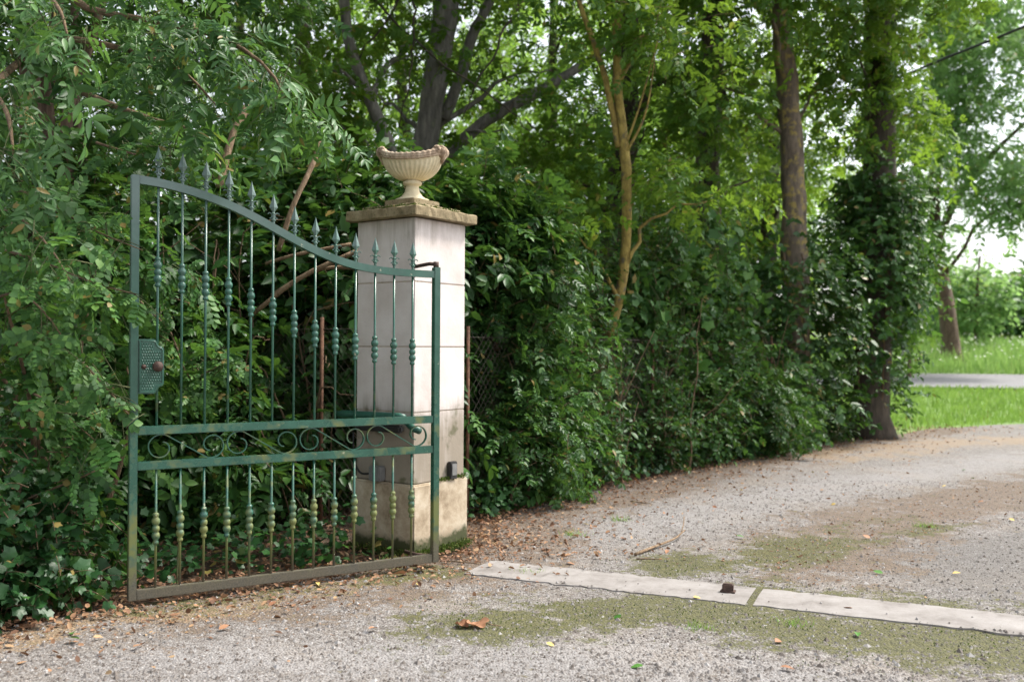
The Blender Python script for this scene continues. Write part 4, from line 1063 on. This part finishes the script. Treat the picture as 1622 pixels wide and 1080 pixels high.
# leaning grey tree behind the urn
tree('leaning_tree', 'thin leaning grey tree up and left of the urn', P(640, 548, 12)[:2], [P(625, 300, 12), P(600, 200, 12), P(570, 130, 12), P(548, 60, 12), P(540, -40, 12), P(535, -250, 12)], [.085, .08, .08, .075, .07, .065, .05], 'bark_grey',
     [e_(470, 60, 11.5, 1.2, .8, .8), e_(600, 60, 12.5, 1.0, .8, .9), e_(480, 220, 11.6, 1.0, .6, .6), e_(540, -120, 12, 1.6, 1, .7)], 17, 5, .4, 'ash_mid', 'canopy_leaf', 4, .18, TG, .035, 2)
def big_fork(r_):
    trunk(r_, [P(700, 190, 13.2), P(730, 110, 13.2), P(748, 50, 13.2), P(790, -40, 13.2), P(830, -200, 13.2)], [.085, .08, .075, .07, .06], 'bark_grey', 12, .06, name='fork_stem', flare=False)
    trunk(r_, [P(690, 260, 13.2), P(770, 190, 13.3), P(850, 145, 13.4), P(930, 95, 13.5), P(1000, 40, 13.6)], [.10, .085, .075, .06, .04], 'bark_grey', 10, .05, name='bough', flare=False)
    for q in ([P(560, -20, 12), P(650, 60, 11.8), P(740, 130, 11.8), P(800, 170, 11.8), P(838, 208, 11.8)], [P(640, -20, 12), P(590, 60, 12), P(540, 130, 12), P(480, 200, 12)],
              [P(655, -10, 12.2), P(650, 60, 12.2), P(648, 120, 12.1), P(630, 200, 12.1)], [P(830, -20, 12), P(790, 60, 12), P(755, 130, 12), P(730, 190, 12)]):
        p_ = smoothpath(q, 16); p_[1:-1] += RNG.normal(0, .015, (14, 3)); Geo().tube(p_, np.linspace(.018, .007, 16), 6, .05).build('bare_branch', 'bark_dark', r_)
tree('ash_tree', 'big forked grey tree directly behind the urn', P(660, 548, 13.2)[:2], [P(664, 300, 13.2), P(678, 200, 13.2), P(690, 100, 13.2), P(705, 0, 13.2), P(715, -200, 13.2)], [.20, .18, .17, .17, .17, .15], 'bark_grey',
     [e_(800, 300, 12.6, 1.2, .7, .7), e_(860, 60, 13, 1.3, .9, .9), e_(760, -100, 13, 1.8, 1, .7), e_(620, 100, 14, 1, .8, .9, .6), e_(880, 200, 13, 1.0, .8, .6)], 15, 5, .42, 'ash_mid', 'canopy_leaf', 4, .18, TG, .05, 1, extra=big_fork)
def bough4(r_):
    trunk(r_, [P(1000, 190, 14.6), P(1040, 130, 14.4), P(1090, 112, 14.4), P(1130, 122, 14.4), P(1150, 160, 14.4)], [.08, .065, .055, .05, .03], 'bark_dark', 10, .05, name='bough', flare=False)
tree('ash_tree', 'dark trunk right behind the slender yellow tree', P(965, 548, 14.8)[:2], [P(972, 400, 14.8), P(985, 250, 14.8), P(992, 100, 14.8), P(985, 0, 14.8), P(975, -150, 14.8)], [.24, .22, .20, .20, .19, .17], 'bark_dark',
     [e_(880, 330, 14.5, 1.2, .8, .7), e_(1060, 230, 13.8, 1.0, .7, .6), e_(1060, 20, 13.5, 1.3, .8, .7), e_(960, -120, 14, 1.8, 1, .6)], 15, 5, .42, 'ash_mid', 'canopy_leaf', 4, .19, TG, .05, 1, extra=bough4)
tree('ash_tree', 'dim trunk between the yellow tree and the lichen trunk', P(1120, 548, 16)[:2], [P(1120, 300, 16), P(1125, 150, 16), P(1128, 0, 16), P(1130, -150, 16)], [.24, .21, .19, .18, .16], 'bark_dark',
     [e_(1170, 260, 16.5, 1.1, .8, .7), e_(1180, 30, 16.5, 1.2, .7, .8), e_(1110, 390, 14.4, .9, .6, .5), e_(1130, -120, 15, 1.8, 1, .6)], 17, 5, .42, 'ash_mid', 'canopy_leaf', 4, .19, TG, .05, 1)
tree('ash_tree', 'tall straight trunk patched with yellow lichen', P(1262, 548, 14)[:2], [P(1258, 400, 14), P(1252, 250, 14), P(1243, 130, 14), P(1236, 0, 14), P(1230, -150, 14)], [.22, .19, .17, .155, .145, .14], 'bark_lichen',
     [e_(1205, -10, 12.8, .8, .5, .45, .6), e_(1250, -120, 12.5, 1.2, .7, .5), e_(1320, 170, 14.6, .7, .5, .5, .7), e_(1150, 150, 13.6, .6, .5, .5, .8)], 22, 5, .40, 'ash_mid', 'canopy_leaf', 4, .19, TG, .04, 1)
tree('ash_tree', 'thick dark trunk clad in ivy at the right end of the hedge', P(1380, 690, 14.9)[:2], [P(1384, 500, 14.9), P(1392, 300, 14.9), P(1392, 150, 14.9), P(1390, 0, 14.9), P(1388, -150, 14.9)], [.28, .26, .245, .235, .225, .21], 'bark_dark',
     [e_(1385, 45, 13.6, .9, .6, .5, .45), e_(1460, -30, 13.5, 1.2, .8, .6), e_(1325, 60, 14.6, .8, .6, .6), e_(1440, 150, 14.5, .35, .4, .5, .5)], 22, 5, .40, 'ash_mid', 'canopy_leaf', 4, .19, TG, .04, 1)
# ivy on the two trunks
def trunk_ivy(label, base, line, r0, n_, spread, mat='hedge_leaf', size=.085):
    q = root('climbing_ivy', label, 'ivy', (base[0], base[1], 0))
    p_ = smoothpath(line, 20)
    S, d, L, O, g_ = path_twigs(p_, n_, .22, .35, spread, .2, .1)
    ax = np.array([np.interp(S[:, 2], p_[:, 2], p_[:, 0]), np.interp(S[:, 2], p_[:, 2], p_[:, 1])]).T
    o2 = norm(np.column_stack([S[:, :2] - ax, np.zeros(n_)])); S[:, :2] += o2[:, :2] * r0
    d = norm(o2 + RNG.normal(0, .5, (n_, 3)))
    foliage(q, (S, d, L, o2, g_), 'ovate', mat, 8, size, flat=.4, outn=.8, side=.7, frac=.6)
    for k in range(4):
        a = k * 1.7; s2 = p_ + np.array([math.cos(a), math.sin(a), 0]) * (r0 * .95) + RNG.normal(0, .012, p_.shape)
        Geo().tube(s2, .014, 5).build('vine_stem', 'twig', q)
trunk_ivy('ivy wrapped round the thick dark trunk at the hedge end', P(1385, 690, 14.8), [P(1378, 670, 14.85), P(1384, 500, 14.85), P(1390, 330, 14.85), P(1392, 290, 14.85)], .25, 900, .16, 'hedge_leaf')
trunk_ivy('bushy head of ivy bulging out of the thick dark trunk halfway up', P(1385, 690, 14.8), [P(1388, 500, 14.7), P(1390, 420, 14.7), P(1392, 330, 14.7)], .25, 620, .26, 'hedge_leaf_light')
trunk_ivy('ivy spreading low round the lichen-covered trunk', P(1262, 640, 13.9), [P(1268, 640, 13.9), P(1262, 520, 13.9), P(1258, 400, 13.9)], .18, 760, .36, 'hedge_leaf')

# upper crowns above the picture's top edge: they shade the hedge and the gate
UC = [(ash, [(-4.2, 7.6, 6.4, 2.6, 2.2, 1.3), (-2.4, 8.4, 6.9, 2.2, 1.8, 1.2)])]
for o in list(COL.objects):
    if o.get('group') == TG and o.name.startswith(('ash_tree', 'leaning_tree')):
        x_, y_ = o.location[0], o.location[1]; UC.append((o, [(x_, y_ - .8, 8.8, 2.4, 2.2, 1.2), (x_ - 1.2, y_ + .6, 10, 2.0, 2.0, 1.2)]))
for o, el_ in UC:
    tw = twigs(el_, 45, 5, .5, .3, shell=(.2, 1)); foliage(o, tw, 'ash_far', 'canopy_leaf', 4, .36, name='upper_crown', frac=.2)
# thin wood that closes the view behind: individual trees with open crowns
WG = 'background trees of the wood'
bgs = [(-9.5, 16, 'far left edge of the wood'), (-6.0, 19, 'behind the ash stems at far left'), (-3.6, 17, 'deep behind the middle of the gate'), (-2.2, 22, 'deep behind the leaning grey tree'), (0.6, 20, 'deep behind the urn on its right'),
       (3.0, 23, 'deep behind the dark trunk'), (5.2, 19.5, 'deep behind the lichen trunk'), (5.9, 25, 'behind the ivy-clad trunk'), (-.2, 26, 'farthest, filling the gap above the slender tree'), (5.5, 28, 'farthest, between the dark trunk and the lichen trunk')]
for i, (x, y, lab) in enumerate(bgs):
    h_ = 9 + 2 * RNG.random(); lean = RNG.normal(0, .5)
    tree('woodland_tree', 'open-crowned sunlit tree ' + lab, (x, y), [np.array([x + lean * .3, y, h_ * .35]), np.array([x + lean, y, h_ * .7]), np.array([x + lean * 1.3, y, h_])], [.22, .18, .13, .05], 'bark_dark',
         [(x + RNG.normal(0, 1.2), y + RNG.normal(0, .6), z_, 1.9, 1.2, 1.1) for z_ in (2.2, 3.6, 5.0, 6.4, 7.8, 9.2)] + [(x - 1.8, y, 4.4, 1.6, 1, 1.3), (x + 1.8, y, 5.2, 1.6, 1, 1.3), (x + RNG.normal(0, 1.5), y, 1.0, 1.8, 1, .9, .05 if i in (6, 7) else 1)],
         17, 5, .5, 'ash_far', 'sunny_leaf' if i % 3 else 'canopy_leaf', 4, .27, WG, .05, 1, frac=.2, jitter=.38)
# a far strip of undergrowth and more distant wood
def far_mass(name, label, cat, cells, n_, size, mat, kind='simple', seed=0):
    Pn = []
    for (cx, cy, cz, rx_, ry_, rz_) in cells:
        d = rand_dir(n_) * RNG.uniform(.5, 1, (n_, 1)); Pn.append(np.array([cx, cy, cz]) + d * [rx_, ry_, rz_])
    Pn = np.concatenate(Pn); Pn = Pn[Pn[:, 2] > H(Pn[:, 0], Pn[:, 1])]
    k = len(Pn); N0 = np.array([0, 0, .8]) + RNG.normal(0, .5, (k, 3))
    V, T = place(TP[kind], Pn, frames(rand_dir(k), N0), size * RNG.uniform(.6, 1.4, k))
    o = arr(name, V, T, mat, None, 'stuff'); tag(o, label, cat); return o
cells = [(x, 30 + RNG.normal(0, 1.5), 1.2 + RNG.uniform(0, 1.4), 2.2, 1.3, 1.8) for x in np.arange(-20, 8.5, 1.9)]
far_mass('far_woodland', 'distant mass of undergrowth closing the view behind the wood', 'woodland', cells, 1000, .24, 'sunny_leaf')

# right-hand background: leaning tree on the bank, saplings, hedgerow
def tree9(r_):
    d = 33
    for q in ([P(1483, 380, d), P(1520, 300, d), P(1570, 240, d - 1), P(1622, 190, d - 2)], [P(1482, 330, d), P(1450, 260, d), P(1440, 180, d)]):
        Geo().tube(smoothpath(q, 10), np.linspace(.16, .05, 10), 8, .05).build('limb', 'bark_brown', r_)
bx, by = P(1508, 548, 33)[:2]
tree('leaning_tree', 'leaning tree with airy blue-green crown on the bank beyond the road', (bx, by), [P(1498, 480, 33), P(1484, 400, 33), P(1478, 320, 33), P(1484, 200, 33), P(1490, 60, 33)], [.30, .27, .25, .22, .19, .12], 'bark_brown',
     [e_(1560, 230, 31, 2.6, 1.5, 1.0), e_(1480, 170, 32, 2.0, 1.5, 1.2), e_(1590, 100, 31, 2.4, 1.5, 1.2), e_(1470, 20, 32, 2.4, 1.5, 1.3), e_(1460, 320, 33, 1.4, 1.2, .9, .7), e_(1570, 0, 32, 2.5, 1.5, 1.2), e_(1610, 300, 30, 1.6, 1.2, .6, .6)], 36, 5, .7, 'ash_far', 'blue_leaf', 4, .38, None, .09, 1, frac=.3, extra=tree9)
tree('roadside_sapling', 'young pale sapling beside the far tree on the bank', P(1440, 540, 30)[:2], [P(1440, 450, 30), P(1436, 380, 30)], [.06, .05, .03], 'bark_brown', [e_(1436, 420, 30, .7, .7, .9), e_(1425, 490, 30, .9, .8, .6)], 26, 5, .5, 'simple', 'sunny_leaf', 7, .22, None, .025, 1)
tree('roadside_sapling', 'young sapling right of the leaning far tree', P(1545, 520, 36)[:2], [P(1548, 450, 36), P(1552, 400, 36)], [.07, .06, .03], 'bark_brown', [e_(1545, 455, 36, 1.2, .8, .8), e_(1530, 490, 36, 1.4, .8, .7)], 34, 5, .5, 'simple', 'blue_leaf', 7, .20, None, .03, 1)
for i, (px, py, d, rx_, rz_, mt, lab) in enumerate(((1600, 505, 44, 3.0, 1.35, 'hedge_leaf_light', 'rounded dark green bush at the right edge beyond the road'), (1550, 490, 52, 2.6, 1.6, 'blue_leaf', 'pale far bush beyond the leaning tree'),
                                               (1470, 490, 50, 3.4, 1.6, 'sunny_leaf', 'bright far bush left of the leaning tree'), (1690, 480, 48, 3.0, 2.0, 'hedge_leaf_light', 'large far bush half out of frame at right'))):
    c = P(px, py, d)
    shrub('far_bush', lab, 'bush', c[:2], [(c[0], c[1], c[2], rx_, 1.6, rz_), (c[0] - .5, c[1], c[2] - rz_ * .6, rx_ * 1.1, 1.6, rz_ * .6)], 90, 7, .7, 'simple', mt, 7, .30, 'far bushes beyond the road', 5, .05, frac=.2)

# overhead cable
ca = smoothpath([P(1250, 168, 24), P(1370, 140, 23), P(1490, 90, 21.5), P(1622, 36, 20), P(1800, -50, 18.5)], 20)
cb = root('overhead_cable', 'black overhead cable crossing the top right corner', 'cable', ca[0]); Geo().tube(ca, .032, 8).build('line', 'cable', cb)

# ------------------------------------------------------------------ grass
def blades(name, label, X, Y, hgt, wd, mat, lean=.35):
    n_ = len(X); Z = H(X, Y) - .02
    B = np.column_stack([X, Y, Z]); a = RNG.uniform(0, 2 * np.pi, n_); sdv = np.column_stack([np.cos(a), np.sin(a), np.zeros(n_)]) * (wd * RNG.uniform(.6, 1.4, n_))[:, None]
    hh = hgt * RNG.uniform(.4, 1.3, n_); ln = rand_dir(n_) * [1, 1, 0] * (hh * lean)[:, None]
    mid = B + ln * .35 + np.column_stack([np.zeros(n_), np.zeros(n_), hh * .6]); tip = B + ln + np.column_stack([np.zeros(n_), np.zeros(n_), hh])
    V = np.stack([B - sdv, B + sdv, mid + sdv * .7, mid - sdv * .7, tip], 1).reshape(-1, 3)
    T = np.array([(0, 1, 2), (0, 2, 3), (3, 2, 4)]); T = (T[None] + (np.arange(n_) * 5)[:, None, None]).reshape(-1, 3)
    o = arr(name, V, T, mat, None, 'stuff'); tag(o, label, 'grass'); return o
def scatter(n_, x0, x1, v0, v1, power=1.0):
    x = RNG.uniform(x0, x1, n_); v_ = v0 + (v1 - v0) * RNG.random(n_) ** power
    return x, v_ - 0.2 * (np.clip(x, -10, 40) - 12)
x, y = scatter(46000, 5.2, 26, 15.5, 25.4, 1.0)
ey_ = np.interp(x, EDGE[10:, 0], EDGE[10:, 1]); k = y > ey_ + RNG.normal(.25, .25, len(x)); blades('verge_grass', 'bright green mown grass verge between drive and road', x[k], y[k], .13, .010, 'grass')
x, y = scatter(26000, 4, 34, 31.1, 40); blades('bank_grass', 'tall pale grass on the bank beyond the road', x, y, .55, .016, 'tall_grass')
x, y = scatter(6000, 4, 34, 31.5, 38); Zf = H(x, y) + RNG.uniform(.3, .75, len(x))
kf = RNG.random(len(x)) < .25; V, T = place(TP['simple'], np.column_stack([x, y, Zf])[kf], frames(rand_dir(int(kf.sum())), np.array([0, -.5, 1.0]) + RNG.normal(0, .3, (int(kf.sum()), 3))), np.full(int(kf.sum()), .09))
m_, n__, l__, p__, o__ = nodes('white_umbel'); p__.inputs['Base Color'].default_value = (.75, .75, .68, 1); p__.inputs['Roughness'].default_value = .8; M['umbel'] = m_
tag(arr('bank_flowers', V, T, 'umbel', None, 'stuff'), 'specks of white flowers among the tall bank grass', 'flowers')

# ------------------------------------------------------------------ gravel stones
def inside_drive(x, y):
    res = np.zeros(len(x), bool); poly = np.vstack([EDGE[:16], RT[::-1]])
    j = len(poly) - 1
    for i in range(len(poly)):
        xi, yi = poly[i]; xj, yj = poly[j]
        c_ = ((yi > y) != (yj > y)) & (x < (xj - xi) * (y - yi) / (yj - yi + 1e-12) + xi); res ^= c_; j = i
    return res
n_ = 90000
dd = 3.6 + 6.5 * RNG.random(n_) ** 1.5; kx = RNG.uniform(-.60, .60, n_); gx, gy = kx * dd, dd
ok = inside_drive(gx, gy)
mk = masks(gx, gy); cover = np.maximum.reduce([mk['moss'] * .65, mk['dirt'] * .6, mk['damp'] * .25])
q2 = np.column_stack([gx, gy]) - np.array([-.17, 6.0]); across = np.abs(q2 @ sn); along = q2 @ sd_
ok &= (RNG.random(n_) > cover) & ~((across < .195 + .03 * np.sin(along * 9) * np.sin(along * 23)) & (along > -.05) & (along < 4.7) & (RNG.random(n_) > .02))
gx, gy = gx[ok], gy[ok]; n_ = len(gx)
OCT = np.array([(1, 0, 0), (0, 1, 0), (-1, 0, 0), (0, -1, 0), (0, 0, .8), (0, 0, -.8)], float)
OT = np.array([(0, 1, 4), (1, 2, 4), (2, 3, 4), (3, 0, 4)])
sz = np.exp(RNG.normal(math.log(.0048), .5, n_)).clip(.0022, .019)
Vv = OCT[None, :5] * RNG.uniform(.6, 1.3, (n_, 5, 3)) * sz[:, None, None]
a = RNG.uniform(0, 2 * np.pi, n_); ca_, sa_ = np.cos(a)[:, None], np.sin(a)[:, None]
Vv = np.stack([Vv[..., 0] * ca_ - Vv[..., 1] * sa_, Vv[..., 0] * sa_ + Vv[..., 1] * ca_, Vv[..., 2]], -1)
zc = ZD(gx, gy); on = (np.abs((np.column_stack([gx, gy]) - np.array([-.17, 6.0])) @ sn) < .21) & (np.abs(((np.column_stack([gx, gy]) - np.array([-.17, 6.0])) @ sd_) - 2.3) < 2.4)
zc = np.where(on, .006, zc)
Vv += np.column_stack([gx, gy, zc])[:, None]
T = (OT[None] + (np.arange(n_) * 5)[:, None, None]).reshape(-1, 3)
tag(arr('gravel_stones', Vv.reshape(-1, 3), T, 'stones', None, 'stuff', flat=True), 'loose pinkish grey gravel covering the drive', 'gravel')

# ------------------------------------------------------------------ leaf litter, single fallen leaves, twigs, tufts
n_ = 95000
kx = RNG.uniform(-.62, .62, n_); dd = 4 + 13 * RNG.random(n_) ** 1.3; lx, ly = kx * dd, dd
sdv = seg_dist(lx, ly, EDGE[1:15]); ins_ = inside_drive(lx, ly)
pr = np.where(ins_, np.exp(-sdv / .42), np.exp(-sdv / 1.4)) * .95
pr = np.where((ly < 6.2) & ins_, np.exp(-sdv / .2) * .8, pr)
k = RNG.random(n_) < pr; lx, ly = lx[k], ly[k]; n_ = len(lx)
V, T = place(TP['ovate'], np.column_stack([lx, ly, ZD(lx, ly) + RNG.uniform(.004, .03, n_)]), frames(rand_dir(n_) * [1, 1, .35], np.array([0, 0, 1.0]) + RNG.normal(0, .45, (n_, 3))), RNG.uniform(.016, .05, n_))
tag(arr('leaf_litter', V, T, 'dead_leaf', None, 'stuff'), 'brown leaf litter along the foot of the hedge and gate', 'leaf litter')
n_ = 60000
kx = RNG.uniform(-.6, .6, n_); dd = 3.7 + 7 * RNG.random(n_) ** 1.4; mx_, my_ = kx * dd, dd
clump = np.sin(mx_ * 5.1 + 1.3 * np.sin(my_ * 3.7)) * np.sin(my_ * 6.3 + 1.7 * np.sin(mx_ * 4.1)) * .5 + .5
q2 = np.column_stack([mx_, my_]) - np.array([-.17, 6.0])
k = inside_drive(mx_, my_) & (RNG.random(n_) < masks(mx_, my_)['moss'] ** 1.5 * clump * .8) & ~((np.abs(q2 @ sn) < .22) & (q2 @ sd_ > -.05))
mx_, my_ = mx_[k], my_[k]; n_ = len(mx_)
V, T = place(TP['simple'], np.column_stack([mx_, my_, ZD(mx_, my_)]), frames(norm(RNG.normal(0, .6, (n_, 3)) + [0, 0, .9]), rand_dir(n_)), RNG.uniform(.005, .014, n_))
tag(arr('drive_moss', V, T, 'moss', None, 'stuff'), 'olive moss growing in patches between the gravel of the drive', 'moss')
n_ = 40000
kx = RNG.uniform(-.6, .6, n_); dd = 4 + 9 * RNG.random(n_) ** 1.3; mx_, my_ = kx * dd, dd
k = inside_drive(mx_, my_) & (RNG.random(n_) < masks(mx_, my_)['dirt'] ** 2 * .35); mx_, my_ = mx_[k], my_[k]; n_ = len(mx_)
V, T = place([leaf_simple(.10, .02, .05), leaf_simple(.3, .1, .2)], np.column_stack([mx_, my_, ZD(mx_, my_) + .004]), frames(rand_dir(n_) * [1, 1, .2], np.array([0, 0, 1.0]) + RNG.normal(0, .4, (n_, 3))), RNG.uniform(.012, .035, n_))
tag(arr('plant_debris', V, T, 'dead_leaf', None, 'stuff'), 'small brown bits of bark and stalks strewn over the drive', 'debris')
def loose(px, py, mat, size, label, group, kind='ovate_fine'):
    d = CAM_H * FPX / (py - 548); c = P(px, py, d); z_ = float(ZD(c[0], c[1])) + .012
    me = raw_mesh('fallen_leaf', *TP[kind][random.randrange(len(TP[kind]))]); me.materials.append(M[mat])
    o = bpy.data.objects.new('fallen_leaf', me); COL.objects.link(o)
    o.location = (c[0], c[1], z_); o.scale = (size,) * 3; o.rotation_euler = (RNG.normal(0, .25), RNG.normal(0, .25), RNG.uniform(0, 6.28))
    tag(o, label, 'leaf', group)
yel = [(505, 925, 'below the bottom rail of the gate, left of its hinge end'), (868, 1018, 'at the bottom centre below the mossy patch'), (1100, 945, 'in front of the concrete strip left of the gate stop'), (925, 828, 'near the leaf litter beyond the strip'),
       (1175, 775, 'in mid drive below the bright ivy curtain'), (1325, 795, 'in mid drive below the ivy-clad trunk'), (1500, 765, 'on the pale wheel track at right'), (1608, 820, 'at the right edge on the brown ridge'),
       (1510, 905, 'on dark gravel above the right-hand strip'), (660, 925, 'in front of the pillar below the hinge'), (1010, 795, 'on the litter edge below the slender tree'), (1290, 745, 'farthest from the viewer near the hedge')]
for px, py, w_ in yel: loose(px, py, 'yellow_leaf', .05, 'small yellow fallen leaf ' + w_, 'small yellow fallen leaves')
brn = [(1238, 1056, 'lowest in the picture at bottom right'), (1230, 1016, 'just above the lowest brown leaf at bottom right'), (1352, 960, 'lying on the right-hand concrete strip'), (600, 996, 'on bare gravel left of the crumpled leaf'), (440, 955, 'below the middle of the gate'),
       (1470, 830, 'on the right part of the drive beside the mossy tuft'), (1560, 790, 'on the brown ridge near the right edge'), (1060, 870, 'beside the forked twig'), (640, 912, 'under the hinge end of the bottom rail'), (900, 890, 'at the left part of the concrete strip'),
       (1380, 850, 'on the brown ridge in mid drive'), (1440, 745, 'on the pale track far right'), (350, 1000, 'on bare gravel below the left half of the gate'), (1130, 800, 'in mid drive right of the dark twig')]
for px, py, w_ in brn: loose(px, py, 'brown_leaf', .06, 'small brown fallen leaf ' + w_, 'small brown fallen leaves')
grn = [(130, 1018, 'near the ivy heap, right one of a pair'), (118, 1010, 'near the ivy heap, left one of a pair'), (1400, 905, 'on dark gravel above the right-hand strip'), (1360, 1000, 'on moss below the right-hand strip'), (1022, 1054, 'at the bottom edge centre right'),
       (1530, 740, 'upper one of a pair far right on the track'), (1540, 752, 'lower one of a pair far right on the track'), (1180, 850, 'on gravel behind the gate stop'), (985, 978, 'on the mossy patch in front of the strip')]
for px, py, w_ in grn: loose(px, py, 'green_leaf', .06, 'small green fallen leaf ' + w_, 'small green fallen leaves')
# the crumpled brown leaf in the foreground: a curled, lobed blade
bl_ = root('crumpled_leaf', 'large crumpled brown dead leaf lying alone on the gravel in front', 'leaf', (*P(750, 990, CAM_H * FPX / 442)[:2], 0))
def crumple(c, size, rz, seed):
    rg = np.random.default_rng(seed); N_ = 26; rings = 5; V = [(0, 0, .02)]; T = []
    for r_ in range(1, rings + 1):
        for j in range(N_):
            a = 2 * math.pi * j / N_; rr = r_ / rings * (0.72 + .32 * abs(math.cos(2.5 * a)) ** .7)
            z = .16 * (r_ / rings) ** 1.6 * (1 + math.sin(a * 2 + seed) * .9) + .06 * math.sin(a * 5 + r_) * (r_ / rings) + rg.normal(0, .012)
            V.append((rr * math.cos(a), rr * math.sin(a) * .75, max(z, -.01) + .01))
    for j in range(N_): T.append((0, 1 + j, 1 + (j + 1) % N_))
    for r_ in range(rings - 1):
        for j in range(N_):
            a0 = 1 + r_ * N_ + j; a1 = 1 + r_ * N_ + (j + 1) % N_; b0 = a0 + N_; b1 = a1 + N_
            T += [(a0, b0, b1), (a0, b1, a1)]
    V = np.array(V) * size; cz, sz_ = math.cos(rz), math.sin(rz)
    return np.column_stack([V[:, 0] * cz - V[:, 1] * sz_, V[:, 0] * sz_ + V[:, 1] * cz, V[:, 2] * 1.6]) + c, np.array(T)
cc = np.array([*P(758, 990, CAM_H * FPX / 442)[:2], .0]); V, T = crumple(cc, .062, .3, 1); arr('blade', V, T, 'brown_leaf', bl_)
V, T = crumple(cc + [-.075, .0, 0], .045, 2.0, 4); arr('lobe', V, T, 'brown_leaf', bl_)
Geo().tube([cc + [.04, .0, .015], cc + [.085, -.012, .006], cc + [.12, -.015, .004]], .003, 5).build('stalk', 'dry_stem', bl_)
for px, py, w_ in ((645, 910, 'left one of two below the hinge corner'), (668, 902, 'right one of two below the hinge corner')): loose(px, py, 'brown_leaf', .10, 'broad brown fallen leaf, ' + w_, 'broad brown leaves below the hinge corner')
# fallen twigs
def ground_pt(px, py, dz=.012):
    d = CAM_H * FPX / (py - 548); c = P(px, py, d); return np.array([c[0], c[1], float(ZD(c[0], c[1])) + dz])
t1 = root('fallen_twig', 'long forked dry twig lying on the gravel behind the concrete strip', 'twig', ground_pt(1010, 878))
Geo().tube(smoothpath([ground_pt(1008, 877), ground_pt(1040, 866, .02), ground_pt(1070, 856, .03), ground_pt(1086, 847, .05)], 9), np.linspace(.011, .005, 9), 6, .1).build('stick', 'dry_stem', t1)
Geo().tube(smoothpath([ground_pt(1080, 850, .04), ground_pt(1084, 845, .08), ground_pt(1085, 838, .11)], 5), .004, 5).build('side_twig', 'dry_stem', t1)
for (a, b, c_, lab) in (((1010, 884), (1030, 886), (1050, 885), 'short dark twig just below the forked twig'), ((1000, 793), (1020, 797), (1034, 797), 'dark twig near the leaf litter in mid drive'), ((700, 890), (730, 893), (765, 894), 'thin dark twig beside the foot of the gate hinge')):
    t1 = root('fallen_twig', lab, 'twig', ground_pt(*a)); Geo().tube(smoothpath([ground_pt(*a), ground_pt(*b, .02), ground_pt(*c_)], 7), np.linspace(.006, .003, 7), 5, .1).build('stick', 'twig', t1)
# grass tufts
for (px, py, h_, lab) in ((1112, 992, .035, 'small grass tuft on the gravel before the gate stop'), (982, 822, .05, 'flat green tuft in the gravel behind the concrete strip'), (616, 897, .07, 'grass blades growing under the bottom rail of the gate'),
                          (1465, 828, .04, 'small mossy grass tuft on the right of the drive'), (1260, 985, .035, 'grass tuft on the mossy patch below the concrete strip'), (840, 905, .03, 'tiny grass tuft in front of the concrete strip'), (910, 845, .05, 'sparse grass tuft near the leaf litter')):
    c = ground_pt(px, py, 0); t1 = root('grass_tuft', lab, 'grass', c, 'grass tufts in the gravel')
    g = Geo(); k = 60
    B = c + RNG.normal(0, 1, (k, 3)) * [.05, .035, 0]; a = RNG.uniform(0, 6.28, k); sdv = np.column_stack([np.cos(a), np.sin(a), np.zeros(k)]) * .0022
    ln = rand_dir(k) * [1, 1, 0] * h_ * .8; tp_ = B + ln + np.column_stack([np.zeros(k), np.zeros(k), h_ * RNG.uniform(.5, 1.3, k)])
    V = np.stack([B - sdv, B + sdv, tp_], 1).reshape(-1, 3); arr('blades', V, np.arange(3 * k).reshape(-1, 3), 'grass', t1, 'stuff')
print('TRIS leaves', LEAFCOUNT[0], 'objects', len(bpy.data.objects), 'tris', sum(len(o.data.loops) - 2 * len(o.data.polygons) for o in bpy.data.objects if o.type == 'MESH'))
